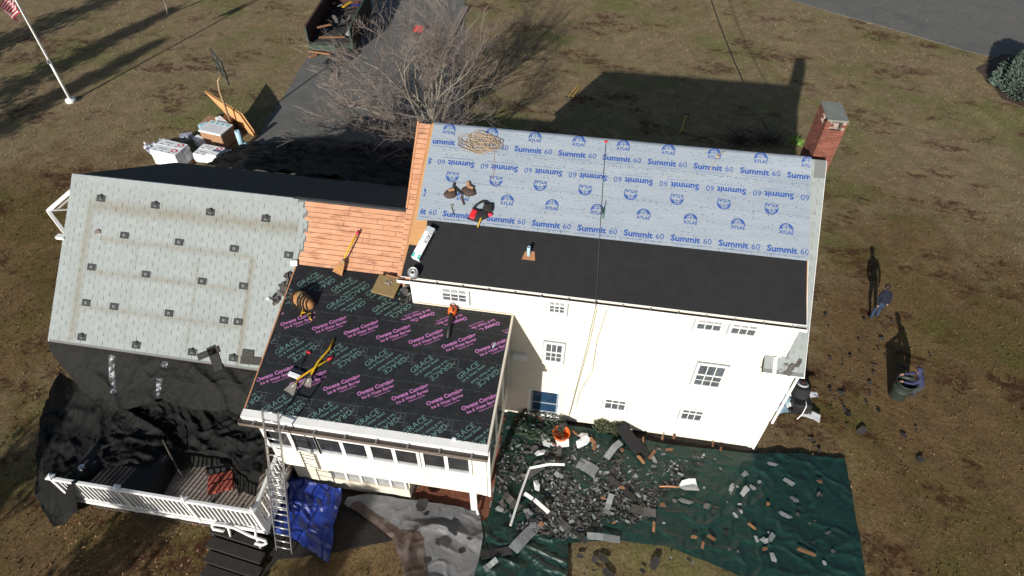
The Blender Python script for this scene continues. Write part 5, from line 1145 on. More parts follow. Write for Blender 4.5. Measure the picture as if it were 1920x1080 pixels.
b=MB(); blob(b,SUNR.mat(581,594,.2,.02),.10,.06,.07,8,.5,.2,6); b.build('pliers',M_black,hk,True)
# orange leaf blower
lb=thing('leaf_blower','orange leaf blower with a long black tube against the white wall','leaf blower',SUNR.pick(849,590))
b=MB(); blob(b,SUNR.mat(849,586,1.5,.03),.19,.13,.24,14,.5,.05,2); b.build('engine',M_orange,lb,True)
b=MB(); b.tube([SUNR.P(*su(847,591),.16),SUNR.P(*su(844,608),.11),SUNR.P(*su(840,636),.07)],[.075,.065,.05],10); b.build('tube',M_black,lb,True)
b=MB(); b.tube([SUNR.P(*su(845,580),.24),SUNR.P(*su(847,583),.36),SUNR.P(*su(851,588),.36),SUNR.P(*su(851,592),.24)],.022,6); b.build('handle',M_black,lb,True)
# khaki board with clutter, rubble in the corner
kb=thing('khaki_board','square khaki cardboard panel propped in the corner beside the white wall','panel',SUNR.pick(727,540))
M=SUNR.mat(727,541,-.16,.10)@Matrix.Rotation(.10,4,'X'); b=MB().at(M); b.bbox((-.40,-.33,0),(.38,.33,.06),.008); b.build('board',M_khaki,kb)
for k in range(6): b=MB().at(M@Matrix.Translation((-.02+.03*k%.1,.08+.03*(k%3),.07))@Matrix.Rotation(k*.7,4,'Z')); b.bbox((-.09,-.012,0),(.09,.012,.02),.004); b.build('metal_piece',M_steel,kb)
b=MB().at(M@Matrix.Translation((.2,-.02,.062))@Matrix.Rotation(.7,4,'Z')); b.box((-.10,-.006,0),(.10,.006,.006)); b.build('pencil',M_cardb,kb)
b=MB().at(M); b.box((-.2,.335,-.02),(.42,.39,.05)); b.build('batten',M_fascia,kb)
rb=random.Random(8)
for k in range(34):
    px,py=rb.uniform(748,772),rb.uniform(532,572)
    if px<770-(py-532)*.35-10: continue
    i=rb.choice((14,16,22,26,20,8)); o=inst(SM[i][0],'shingle_scrap',SUNR.mat(px,py,rb.uniform(0,6),.04+rb.uniform(0,.16))@Matrix.Rotation(rb.gauss(0,.4),4,'X')@Matrix.Scale(rb.uniform(.5,.9),4)); tag(o,('small ' if k%2 else '')+tone(i)+' shingle chunk in the rubble between khaki panel and white wall, '+('upper' if py<546 else 'lower' if py>559 else 'middle'),'shingle scrap','rubble in the roof corner')
for k in range(24):
    t=rb.random(); px=548-40*t*rb.uniform(.2,1)+rb.uniform(-4,2); py=512+62*t+rb.uniform(-6,6); i=rb.choice((2,7,12,14,8,1))
    o=inst(SM[i][0],'shingle_scrap',WING.mat(px,py,rb.uniform(0,6),.05+rb.uniform(0,.12))@Matrix.Rotation(rb.gauss(0,.35),4,'X')@Matrix.Scale(rb.uniform(.5,1.1),4)); tag(o,('small ' if k%2 else '')+tone(i)+' torn shingle in the row left of the lettered roof edge, '+('top' if py<530 else 'bottom' if py>555 else 'middle'),'shingle scrap','torn shingles along the roof valley')
for px,py,a,sx,sy,lab in ((392,662,.5,.40,.11,'upper of the two dark shingle strips slipped onto the tarp edge'),(404,672,2.1,.42,.16,'lower of the two dark shingle strips slipped onto the tarp edge'),(466,662,.02,.20,.11,'dark square shingle beside the last mounting plate'),(471,676,.05,.35,.13,'dark shingle strip by the corner of lettered roof')):
    b=MB().at(WING.mat(px,py,a,.035)); b.bbox((-sx,-sy,0),(sx,sy,.012),.006); tag(b.build('loose_shingle',M_scrapdk),lab,'shingle')
b=MB().at(WING.mat(512,560,0,.03)); b.lathe([(.05,0),(.06,.01),(.06,.30),(.045,.33),(.02,.35)],12); tag(b.build('caulk_tube',M_card,None,True),'small white tube standing beside the torn shingles','tube')
b=MB().at(WING.mat(553,494,.2,.06)); b.bbox((-.10,-.09,0),(.12,.09,.05),.01); tag(b.build('white_block',M_card),'small white block at the top corner of lettered roof','block')
b=MB().at(SUNR.mat(852,824,0,.03)); blob(b,SUNR.mat(852,824,0,.02),.07,.05,.05,7,.5,.3,1); tag(b.build('paper_ball',M_card,None,True),'crumpled white paper ball near the lower right lettering','paper')
b=MB(); blob(b,SUNR.mat(926,648,1.2,.02),.10,.035,.03,7,.5,.3,2); tag(b.build('paper_scrap',M_inkgrey,None,True),'small grey paper scrap near the right roof edge','paper')
rx=random.Random(3)
for k in range(9):
    px,py=rx.uniform(1462,1500),rx.uniform(660,706); i=rx.choice((14,20,26,13)); o=inst(SM[i][0],'shingle_scrap',CAPE.mat(px,py,rx.uniform(0,6),.03)@Matrix.Rotation(rx.gauss(0,.2),4,'X')@Matrix.Scale(rx.uniform(.5,1.1),4)); tag(o,('small ' if k%2 else 'broken ')+tone(i)+' shingle tab on the low eave at the right corner, '+place(px,py,1462,1500,660,706),'shingle scrap','broken tabs on the corner eave')
# ================================================================== ladder
ld=thing('extension_ladder','aluminium extension ladder leaning on the sunroom gutter','ladder',G(535,1036))
b0=G(518,1030); b1=G(549,1036); ub=b1-b0; ub.z=0; W_=ub.length; ub.normalize()
t0=AY(490,772,-4.75); top=Vector((t0.x,-4.78,0)); 
zt_=AY(490,772,-4.78).z; bc=(b0+b1)/2; tc_=Vector(((AY(489,772,-4.78).x+AY(518,776,-4.78).x)/2,-4.78,zt_)); ax=(tc_-bc); LL=ax.length; ax.normalize(); side=Vector((1,0,0))-ax*ax.x; side.normalize(); nrm=side.cross(ax).normalized()
def lsec(w_,s0,s1,off,name):
    for s in (-1,1):
        M=Matrix((( side.x,nrm.x,ax.x,bc.x),(side.y,nrm.y,ax.y,bc.y),(side.z,nrm.z,ax.z,bc.z),(0,0,0,1))); b=MB().at(M); b.bbox((s*w_/2-.016,off-.04,s0),(s*w_/2+.016,off+.04,s1),.006); b.build('rail',M_alu,ld)
    s=s0+.15
    while s<s1-.05:
        b=MB().at(M); b.tube([(-w_/2+.017,off,s),(w_/2-.017,off,s)],.02,8); b.build('rung',M_alu,ld,True); s+=.335
lsec(.50,0,LL*.62,0,''); lsec(.43,LL*.30,LL,-.075,'')
# pool-style white handrail by the deck
hr=thing('bent_handrail','white bent tube handrail at the outer deck corner','handrail',G(450,1015))
P=[V(420,996,.9),V(400,992,.95),V(397,986,1.0),V(403,983,1.02),V(425,986,1.02),V(440,990,1.0),V(470,1005,.98),V(485,1010,.95),V(498,1014,.9),V(500,1019,.86),V(492,1022,.84),V(478,1019,.86)]
b=MB(); b.tube(P,.045,8); b.build('top_bar',M_white,hr,True)
b=MB(); p=V(420,975,1.0); b.tube([V(424,976,1.05),V(425,990,.95)],.04,8); b.build('support',M_white,hr,True)
for q in ((V(428,990,1.0),G(434,1010)),(V(478,985,1.1),V(480,1008,.98)),(V(482,1012,.95),G(491,1031))): b=MB(); b.tube(q,.035,7); b.build('support',M_white,hr,True)
# things on the deck
ht=thing('covered_tub','large dark covered tub on the deck behind the white railing','tub',V(190,895,DZ))
p0=V(112,893,1.7); p1=V(262,905,1.7); b=MB(); b.bbox((DKX0+.12,DKY+.18,DZ),(DKX0+2.75,DKY+1.5,1.55),.06); b.build('tub_body',M_black,ht)
b=MB(); b.bbox((DKX0+.09,DKY+.15,1.551),(DKX0+2.78,DKY+1.53,1.66),.05); b.build('cover',M_blackcl,ht)
b=MB().at(Matrix.Translation(V(157,880,1.67))); b.lathe([(.07,0),(.085,.16),(.09,.17),(.075,.165),(.06,.02)],12); tag(b.build('white_cup',M_card,None,True),'white cup standing on the dark tub cover','cup')
ch_=thing('cushioned_chair','folding chair with a terracotta quilted cushion on the deck','chair',V(415,905,DZ))
M=Matrix.Translation(V(415,905,DZ+.42))@Matrix.Rotation(.45,4,'Z')@Matrix.Scale(1.02,4)
for i in range(2):
    for j in range(2):
        b=MB(); b.at(M@Matrix.Translation((-.19+.38*i,-.16+.32*j,0))@Matrix.Rotation(.12,4,'X')); b.bbox((-.192,-.162,0),(.192,.162,.10),.03); b.build('cushion',M_terra,ch_,False)
for s in (-1,1): b=MB().at(M); b.tube([(s*.40,-.36,-.42),(s*.38,.30,.02),(s*.38,.36,.30),(s*.2,.42,.34)],.016,6); b.tube([(s*.40,.34,-.42),(s*.38,-.32,-.02)],.016,6); b.build('leg',M_black,ch_,True)
b=MB().at(M@Matrix.Translation((0,.36,.12))@Matrix.Rotation(-.25,4,'X')); b.bbox((-.36,-.02,-.10),(.36,.02,.26),.01); b.build('backrest',M_blackcl,ch_)
for k,(a,c,w_) in enumerate((((425,788,1.3),(430,806,1.25),.09),)):
    A,C=V(*a),V(*c); b=MB(); b.tube([A,C],.055,4); tag(b.build('white_strip',M_white),'white wooden strip lying on the dark tarp left of the sunroom','strip')
b=MB().at(Matrix.Translation(V(365,792,1.45))); b.bbox((-.22,-.12,0),(.22,.12,.05),.02); tag(b.build('grey_pad',M_slot),'flat grey pad lying in the dark folds of the tarp','pad')
b=MB().at(Matrix.Translation(V(288,890,.83))@Matrix.Rotation(.3,4,'Z')); b.bbox((-.18,-.07,0),(.18,.07,.05),.01); tag(b.build('white_block',M_card),'small white block on the deck at the tarp hem','block')
# white frame on the gable end of the wing
wf=thing('white_gable_frame','white open frame of bars fixed to the left gable of the wing','frame',AX(110,400,WX0-.5))
A=AX(134,357,WX0-.05); B_=Vector((WX0-1.15,AX(90,395,WX0-1.15).y,AX(90,395,WX0-1.15).z)); C=AX(122,437,WX0-.05)
def fr_(p,q,r=.055,m=M_white):
    b=MB(); b.tube([p,q],r,4); b.build('bar',m,wf)
fr_(A,B_,.08); fr_(B_,C,.075); fr_(A+Vector((.05,-.1,-.3)),C+Vector((.05,.2,.1)),.06); fr_(B_,A.lerp(C,.45),.03,M_strap); fr_(A+Vector((0,0,-.18)),B_+Vector((0,0,-.18)),.04,M_strap)
p=AX(115,444,WX0-.1); b=MB().at(Matrix.Translation(p)); b.bbox((-.16,-.10,-.05),(.16,.10,.05),.01); b.build('bracket',M_white,wf)
# ================================================================== people
def person(name,label,base,ang,J,R_,matf,mats,extra=None):
    t=thing(name,label,'person',base); M=Matrix.Translation(base)@Matrix.Rotation(ang,4,'Z')
    E=[('pelvis','spine'),('spine','chest'),('chest','neck'),('neck','head'),('head','crown')]
    for s in 'lr': E+=[('pelvis','hip'+s),('hip'+s,'knee'+s),('knee'+s,'ank'+s),('ank'+s,'toe'+s),('chest','sho'+s),('sho'+s,'elb'+s),('elb'+s,'wri'+s),('wri'+s,'palm'+s)]
    names=[n for n in J if n!='face']; me=bpy.data.meshes.new('body'); me.from_pydata([J[n] for n in names],[(names.index(a),names.index(c)) for a,c in E],[])
    o=link(bpy.data.objects.new('body',me)); sk=o.modifiers.new('s','SKIN'); sk.use_smooth_shade=True; ss=o.modifiers.new('u','SUBSURF'); ss.levels=2
    for i,n in enumerate(names):
        r=R_.get(n) or R_.get(n[:-1]); me.skin_vertices[0].data[i].radius=(r,r*(.8 if n in('chest','spine','pelvis') else 1)); me.skin_vertices[0].data[i].use_root=(n=='pelvis')
    dg=bpy.context.evaluated_depsgraph_get(); dg.update(); nm=bpy.data.meshes.new_from_object(o.evaluated_get(dg)); bpy.data.objects.remove(o)
    bm=bmesh.new(); bm.from_mesh(nm); mb=MB()
    for s,sg in (('l',-1),('r',1)):           # five fingers, a thumb leaving the side of the palm
        w_=Vector(J['wri'+s]); p=Vector(J['palm'+s]); d=(p-w_).normalized(); n=d.cross(Vector((0,0,1))); n=n.normalized() if n.length>.01 else Vector((1,0,0)); u=n.cross(d)
        for k,(o_,l) in enumerate(((-.030,.055),(-.010,.07),(.010,.066),(.028,.05))):
            a=p+n*o_; mb.tube([a,a+d*l*.5-u*.008,a+d*l-u*.03],[.010,.009,.007],5)
        a=w_.lerp(p,.4)+n*sg*.03; mb.tube([a,a+n*sg*.025+d*.025,a+n*sg*.03+d*.05],[.011,.010,.007],5)
    h=Vector(J['head']); f=Vector(J.get('face',(0,1,0))); fd=f.normalized()
    k=len(bm.verts); vs=[bm.verts.new(v) for v in mb.v]
    for fc in mb.f: bm.faces.new([vs[i] for i in fc])
    me2=bpy.data.meshes.new('body'); bm.to_mesh(me2); bm.free()
    for m in mats: me2.materials.append(m)
    segs=[(Vector(J[a]),Vector(J[c]),a,c) for a,c in E]
    for p in me2.polygons:
        c=p.center; best=None
        for a,q,na,nq in segs:
            ab=q-a; tt=max(0,min(1,(c-a).dot(ab)/max(ab.dot(ab),1e-9))); d=(a+ab*tt-c).length-(R_.get(na) or R_.get(na[:-1]))*.6
            if best is None or d<best[0]: best=(d,na,nq,tt)
        p.material_index=matf(best[1],best[2],best[3],c); p.use_smooth=True
    b=link(bpy.data.objects.new('body',me2)); b.parent=t; b.matrix_parent_inverse=Matrix.Identity(4); b.matrix_basis=Matrix.Rotation(ang,4,'Z')
    if extra: extra(t,M,J)
    return t
RD=dict(pelvis=.15,spine=.145,chest=.165,neck=.07,head=.095,crown=.075,hip=.105,knee=.070,ank=.05,toe=.045,sho=.085,elb=.06,wri=.04,palm=.04)
def mf(na,nq,t,c):
    if na=='palm' or nq.startswith('palm') or (na.startswith('wri')): return 2
    if na in('neck','head'): return 3
    if na.startswith('hip') or na.startswith('knee') or (na=='pelvis' and nq.startswith('hip')): return 1
    if na.startswith('ank') : return 4
    return 0
def face_bits(t,M,J,hoodm=None,hairm=None):
    h=Vector(J['head']); c=Vector(J['crown']); up=(c-h).normalized(); f=Vector(J['face']); f=(f-up*f.dot(up)).normalized(); s=f.cross(up)
    mid=h.lerp(c,.45); b=MB().at(M); n=mid+f*.095; b.add([n-s*.014-up*.02,n+s*.014-up*.02,n+up*.025,n+f*.028-up*.015],[(0,1,3),(1,2,3),(2,0,3)]); b.build('nose',M_skin,t)
    for q in (-1,1): b=MB(); blob(b,M@Matrix.Translation(mid+f*.085+s*q*.032+up*.015),.012,.012,.012,6); b.build('eye',M_black,t); b=MB(); blob(b,M@Matrix.Translation(mid+s*q*.09-up*.02),.018,.022,.03,6); b.build('ear',M_skin,t)
    b=MB().at(M); b.box(mid+f*.088-up*.05-s*.025-Vector((0,0,.004)),mid+f*.09-up*.05+s*.025+Vector((.002,.002,.006))); b.build('mouth',M_inkred,t)
    if hairm or hoodm:
        b=MB(); N_=Matrix((( s.x,f.x,up.x,mid.x),(s.y,f.y,up.y,mid.y),(s.z,f.z,up.z,mid.z),(0,0,0,1))); b.at(M@N_); r=.135 if hoodm else .115
        prof=[]; vs=[];fs=[]; n=12
        for j in range(7):
            a=-.7+j*(PI/2+.7)/6
            for i in range(n):
                q=2*PI*i/n; rr_=r*math.cos(a); front=max(0,math.sin(q)); vs.append((rr_*math.cos(q),rr_*math.sin(q)*(1-.45*front*(j<4)),r*math.sin(a)*1.1+.02+(.05*front if j<4 else 0)))
        fs=[(j*n+i,j*n+(i+1)%n,(j+1)*n+(i+1)%n,(j+1)*n+i) for j in range(6) for i in range(n)]
        b.add(vs,fs); b.build('hood' if hoodm else 'hair',hoodm or hairm,t,True)
# worker stooping with a barrel: facing the can (towards -x), leaning
J1=dict(pelvis=(0,0,.88),spine=(.0,.10,1.08),chest=(0,.22,1.28),neck=(0,.32,1.43),head=(0,.37,1.52),crown=(0,.42,1.68),hipl=(-.09,0,.84),kneel=(-.11,.22,.50),ankl=(-.12,.34,.08),toel=(-.13,.50,.04),hipr=(.09,0,.84),kneer=(.11,.04,.45),ankr=(.11,-.12,.08),toer=(.12,.05,.04),
 shol=(-.19,.22,1.33),elbl=(-.26,.40,1.10),wril=(-.20,.66,1.02),palml=(-.18,.74,1.00),shor=(.19,.22,1.33),elbr=(.28,.36,1.10),wrir=(.22,.62,.98),palmr=(.20,.70,.95),face=(0,.8,-.6))
person('person','person in an indigo hooded top and dark trousers reaching into the bin',G(1707,748),rad(78),J1,RD,mf,[M_hood,M_dkpant,M_skin,M_skin,M_black],lambda t,M,J:face_bits(t,M,J,M_hood))
for o in list(scene.objects):
    pass
# worker seen from behind, hands low in front, walking away from the camera
J2=dict(pelvis=(0,0,.92),spine=(0,.06,1.10),chest=(0,.14,1.32),neck=(0,.19,1.48),head=(0,.24,1.57),crown=(0,.29,1.73),hipl=(-.10,0,.88),kneel=(-.14,.06,.48),ankl=(-.16,-.02,.08),toel=(-.18,.14,.04),hipr=(.10,0,.88),kneer=(.12,.10,.48),ankr=(.13,.06,.08),toer=(.14,.22,.04),
 shol=(-.20,.14,1.37),elbl=(-.28,.08,1.10),wril=(-.21,-.02,.92),palml=(-.19,-.02,.84),shor=(.20,.14,1.37),elbr=(.30,.08,1.10),wrir=(.26,.02,.90),palmr=(.25,.03,.82),face=(0,.9,-.4))
person('person','person in a navy jacket and blue jeans standing alone on the right lawn',G(1638,597),rad(14),J2,RD,mf,[M_navy,M_jeans,M_skin,M_skin,M_black],lambda t,M,J:face_bits(t,M,J,None,M_hair))
# bin
bn=thing('rubbish_bin','dark green round rubbish bin beside the person in indigo','bin',G(1680,742))
M=gm(1680,742)@Matrix.Scale(1.14,4); b=MB().at(M); b.lathe([(.24,0),(.25,.02),(.275,.40),(.285,.41),(.285,.46),(.278,.47),(.30,.78),(.32,.79),(.325,.82),(.30,.83),(.285,.80),(.25,.05),(.0,.05)],24); b.build('body',M_can,bn,True)
for s in (-1,1): b=MB().at(M@Matrix.Rotation(.2,4,'Z')); b.tube([(s*.315,-.07,.72),(s*.38,-.05,.70),(s*.38,.05,.70),(s*.315,.07,.72)],.018,6); b.build('handle',M_can,bn,True)
b=MB(); blob(b,M@Matrix.Translation((.0,.05,.45)),.2,.17,.15,9,.5,.2,3); tag(b.build('rubbish',M_scrapdk,None,True),'dark scraps half filling the green bin','rubbish')
b=MB().at(M@Matrix.Translation((-.02,.0,.58))); b.tube([(.12*math.cos(q),.12*math.sin(q),.03*math.sin(3*q)) for q in [i*.5 for i in range(9)]],.02,6); tag(b.build('pale_cord',M_inkgrey,None,True),'pale curled cord lying inside the green bin','cord')
# wrapped machine beside the house corner
wm=thing('wrapped_machine','black wheeled machine wrapped in torn white-blue plastic by the house corner','machine',G(1490,770))
M=gm(1494,768,.1); b=MB().at(M); b.bbox((-.30,-.28,.12),(.34,.45,.62),.06); b.build('base',M_black,wm)
b=MB().at(M@Matrix.Translation((.02,.25,.5))@Matrix.Rotation(-.35,4,'X')); b.lathe([(.26,0),(.30,.1),(.30,.42),(.25,.46),(.0,.47)],18); b.build('drum',M_blackcl,wm,True)
b=MB().at(M@Matrix.Translation((.05,.50,.92))@Matrix.Rotation(-.3,4,'X')); b.lathe([(.0,.02),(.10,.02),(.11,.03),(.18,.05),(.20,.0),(.20,-.05)],16); b.build('lid',M_inkgrey,wm,True)
b=MB(); blob(b,M@Matrix.Translation((.06,.54,.93)),.10,.10,.07,9); b.build('knob',M_rust,wm,True)
for k,(x,y,z,a,s) in enumerate(((-.55,-.10,.12,.2,.30),(.40,-.30,.12,-.4,.33),(-.42,.25,.35,.9,.26),(.50,.35,.50,.2,.22),(-.28,.5,.5,1.2,.25),(-.45,.12,.28,2.0,.22))):
    b=MB(); n=7; vs=[]
    for j in range(n):
        for i in range(n):
            u,v=i/(n-1)-.5,j/(n-1)-.5; vs.append((u*s*2,v*s*1.1,.12*s*4*(.3-u*u*2)+.08*fbm(u*4+k,v*4,k)))
    b.at(M@Matrix.Translation((x,y,z))@Matrix.Rotation(a,4,'Z')).add(vs,[(j*n+i,j*n+i+1,(j+1)*n+i+1,(j+1)*n+i) for j in range(n-1) for i in range(n-1)]); b.build('plastic_wrap',(M_paleblue,M_card)[k%2] if k<4 else M_card,wm,True)
b=MB().at(M); b.tube([(.12,.02,.64),(.08,-.25,.60),(-.02,-.42,.35),(-.16,-.5,.12)],.02,6); b.build('cord',M_card,wm,True)
for s in (-1,1): b=MB().at(M@Matrix.Translation((s*.36,-.15,.14))@Matrix.Rotation(PI/2,4,'Y')); b.lathe([(.05,-.03),(.14,-.035),(.14,.035),(.05,.03)],14); b.build('wheel',M_black,wm,True)
# ================================================================== front yard
fp=thing('flagpole','tall white flagpole on a round base on the left lawn','flagpole',G(133,189))
p=G(133,189); b=MB().at(Matrix.Translation(p)); b.lathe([(.30,-.1),(.30,.10),(.26,.14),(.10,.15),(.10,.16)],20); b.build('base',M_polew,fp,True)
b=MB().at(Matrix.Translation(p)); b.lathe([(.085,.1),(.08,2.0),(.075,2.01),(.065,5.0),(.05,7.4),(.05,7.45),(.09,7.5),(.10,7.6),(.05,7.7),(.0,7.7)],14); b.build('pole',M_polew,fp,True)
q=p.copy(); 
b=MB().at(Matrix.Translation(p+Vector((0,0,2.45)))); b.bbox((-.03,-.16,0),(.03,-.08,.22),.01); b.build('cleat',M_strap,fp)
b=MB(); b.tube([p+Vector((.03,-.12,2.5)),p+Vector((.03,-.11,7.3))],.008,4); b.build('halyard',M_rope,fp)
def flag():
    top=p+Vector((-.02,-.05,7.15)); H,Ln=1.5,2.1; n,k=39,26; vs=[];fs=[];mi=[]
    for j in range(k+1):
        for i in range(n+1):
            u,v=i/n,j/k        # hangs limp: the fly folds down along the pole
            droop=u*Ln*.86; out=.55*math.sin(u*2.3)+.12*math.sin(u*9+v*2); 
            vs.append(top+Vector((-.75*math.sin(min(u*1.5,1.4))*(.75+.25*v)-.10*math.sin(u*8+v*3),-.30*u+.16*math.sin(u*11+v*4)+.45*v*u,-v*H*(1-.35*u)-droop*(.72+.15*v))))
    for j in range(k):
        for i in range(n):
            a=j*(n+1)+i; fs.append((a,a+1,a+n+2,a+n+1)); st=int(13*(j+.5)/k); mi.append(2 if (i<.4*n and st<7) else st%2)
    b=MB(); b.v=[tuple(v) for v in vs]; b.f=fs; b.mi=mi; o=b.build('flag',[M_flagr,M_flagw,M_flagb],None,True); return tag(o,'red and white striped flag hanging limp from the white pole','flag')
flag()
# basketball hoop
bp_=G(440,250); bh_=thing('basketball_hoop','basketball hoop with smoky backboard on a tan bent pole','basketball hoop',bp_)
# pole top picked where it meets the board
T=Vector((bp_.x,bp_.y,0)); ptop=None
for zz in range(10,60):
    z=zz*.1; d=ray(409,146); t=(z-CAM.z)/d.z; q=CAM+d*t
    if ptop is None or (Vector((q.x,q.y,0))-T).length<ptop[0]: ptop=((Vector((q.x,q.y,0))-T).length,z)
hz=ptop[1]; dirb=(G(450,135,hz)-G(409,146,hz)); dirb.z=0; dirb.normalize()
b=MB(); b.tube([bp_,bp_+Vector((0,0,hz*.80)),bp_+Vector((0,0,hz*.95))+dirb*.10,bp_+Vector((0,0,hz))+dirb*.30],.06,8); b.build('pole',M_rustpole,bh_,True)
bc_=bp_+Vector((0,0,hz+.52))+dirb*.42; sd=dirb.cross(Vector((0,0,1)))
def bplate(w_,h0,h1,off,m,name,th=.03):
    b=MB(); b.add([bc_+sd*x+Vector((0,0,z))+dirb*(off+y) for y in (0,th) for x,z in ((-w_,h0),(w_,h0),(w_,h1),(-w_,h1))],[(3,2,1,0),(4,5,6,7),(0,1,5,4),(1,2,6,5),(2,3,7,6),(3,0,4,7)]); return b.build(name,m,bh_)
bplate(.9,-.62,.68,0,M_backb,'backboard')
for a in ((-.93,-.9,-.64,.70),(.9,.93,-.64,.70)):
    b=MB(); b.add([bc_+sd*x+Vector((0,0,z))+dirb*y for y in (-.015,.045) for x,z in ((a[0],a[2]),(a[1],a[2]),(a[1],a[3]),(a[0],a[3]))],[(3,2,1,0),(4,5,6,7),(0,1,5,4),(1,2,6,5),(2,3,7,6),(3,0,4,7)]); b.build('board_edge',M_black,bh_)
for z in (-.3,.1,.64):
    b=MB(); b.tube([bc_-sd*.9+Vector((0,0,z))-dirb*.02,bc_+sd*.9+Vector((0,0,z))-dirb*.02],.018,4); b.build('board_rib',M_black,bh_)
b=MB(); b.tube([bc_+Vector((0,0,-.5))-dirb*.02,bc_+Vector((0,0,.5))-dirb*.02],.018,4); b.build('board_rib',M_black,bh_)
rc=bc_+dirb*.42+Vector((0,0,-.42)); b=MB(); b.tube([rc+sd*((.29)*math.cos(t))+dirb*((.29)*math.sin(t)) for t in [2*PI*i/20 for i in range(21)]],.018,6); b.tube([rc-dirb*.29,rc-dirb*.42],.03,5); b.build('rim',M_orange,bh_,True)
b=MB()
for i in range(10):
    for s in (-1,1):
        t0_=2*PI*i/10; b.tube([rc+sd*((.28)*math.cos(t0_+s*.31*k))*(1-.13*k)+dirb*((.28)*math.sin(t0_+s*.31*k))*(1-.13*k)-Vector((0,0,.11*k)) for k in range(4)],.006,3,cap=False)
b.build('net',M_net,bh_)
# sheets of plywood leaning on the pole
for k,(a,lab) in enumerate(((0,'plywood sheet leaning on the hoop pole, the one nearest the lawn'),(.09,'plywood sheet leaning on the hoop pole behind the first one'))):
    of=Vector((.16*k,.05*k,0)); Q=[G(444,234,0)+of,G(479,257,0)+of,G(449,214,1.15)+of,G(383-3*k,171-k,1.75)+of]; nn=(Q[1]-Q[0]).cross(Q[3]-Q[0]).normalized()*.018
    b=MB(); b.add(Q+[v+nn for v in Q],[(3,2,1,0),(4,5,6,7),(0,1,5,4),(1,2,6,5),(2,3,7,6),(3,0,4,7)]); tag(b.build('plywood_sheet',M_ply),lab,'plywood','plywood sheets by the hoop')
# pallets of shingle bundles
def bundle(M,w_,d_,h,label,logo,group):
    t=thing('shingle_bundle',label,'bundle',M.to_translation(),group); b=MB().at(M); b.bbox((-w_/2,-d_/2,0),(w_/2,d_/2,h),.015); b.build('pack',M_card,t)
    pr=Print()
    if logo: 
        pr.shape([(.17*math.cos(q),.12*math.sin(q)) for q in [2*PI*i/14 for i in range(14)]],[tuple(range(14))],w_*.32,d_*.12); pr.build('red_emblem',M_inkred,lambda u,v:M@Vector((u,v,h+.003)),None,t)
        pk=Print(); pk.shape([(.10*math.cos(q),.065*math.sin(q)) for q in [2*PI*i/12 for i in range(12)]],[tuple(range(12))],w_*.32,d_*.12); pk.build('pale_centre',M_card,lambda u,v:M@Vector((u,v,h+.006)),None,t)
    pr=Print(); pr.text('SHINGLES',-w_*.12,d_*.02,.10,0,.012,1); 
    for i in range(3):
        x=-w_*.34+i*w_*.28; pr.line(x-.06,-d_*.32,x+.06,-d_*.32,.02); pr.line(x-.05,-d_*.22,x+.05,-d_*.22,.015); pr.line(x,-d_*.36,x,-d_*.18,.02)
    pr.build('printed_text',M_ink,lambda u,v:M@Vector((u,v,h+.003)),None,t); return t
pal1=thing('pallet','wooden pallet under the left stack of white shingle packs','pallet',G(338,300)); a0=rad(-10)
M0=Matrix.Translation(G(334,303))@Matrix.Rotation(a0,4,'Z')@Matrix.Scale(1.22,4)
def pallet(t,M):
    for k in range(6): b=MB().at(M); b.bbox((-.75,-.5+k*.18,.09),(.75,-.39+k*.18,.115),.006); b.build('slat',M_wood,t)
    for k in range(3): b=MB().at(M); b.box((-.72+k*.67,-.5,.0),(-.62+k*.67,.51,.088)); b.build('bearer',M_wood,t)
pallet(pal1,M0)
stk=[]
for lv in range(7):
    for k in range(2):
        M=M0@Matrix.Translation((random.uniform(-.03,.03),-.36+k*.46,.118+lv*.105)); bundle(M,1.35,.44,.10,('white shingle pack in the left stack, %s row, layer %s up'%(('near','far')[k],('one','two','three','four','five','six','seven')[lv])),lv==6,'packs in the left stack')
M1=Matrix.Translation(G(402,297))@Matrix.Rotation(rad(-8),4,'Z')@Matrix.Scale(1.12,4)
pal2=thing('pallet','wooden pallet under the right stack of white packs','pallet',G(408,287)); pallet(pal2,M1)
for lv in range(4):
    for k in range(2):
        M=M1@Matrix.Translation((random.uniform(-.03,.03),-.36+k*.46,.118+lv*.105)); bundle(M,1.25,.44,.10,('white shingle pack in the right stack, %s row, layer %s up'%(('near','far')[k],('one','two','three','four')[lv])),lv==3,'packs in the right stack')
b=MB().at(M1@Matrix.Translation((.42,-.38,.54))); b.bbox((-.28,-.16,0),(.28,.16,.10),.01); tag(b.build('white_carton',M_card),'small white carton on the right stack of packs','carton')
# big white teal-marked package, rolls in cartons behind
tp=thing('underlay_package','white package with a row of teal emblems behind the stacks','package',G(415,262)); M2=Matrix.Translation(G(414,266))@Matrix.Rotation(rad(-10),4,'Z')
b=MB().at(M2); b.bbox((-.70,-.55,0),(.72,.58,.85),.04); b.build('pack',M_cardb,tp); b=MB().at(M2); b.bbox((-.74,-.56,.851),(.74,.60,.93),.02); b.build('wrap',M_card,tp)
pr=Print()
for i in range(4): pr.shape([(.10,.10),(-.10,.10),(-.12,-.02),(0,-.12),(.12,-.02)],[(0,1,2,3,4)],-.5+i*.34,.40)
pr.build('teal_emblem',M_tealsoft,lambda u,v:M2@Vector((u,v,.934)),None,tp)
pr=Print()
for i in range(9): pr.line(-.55+i*.13,.2,-.60+i*.13,-.40,.03)
pr.build('printed_text',M_inkgrey,lambda u,v:M2@Vector((u,v,.934)),None,tp)
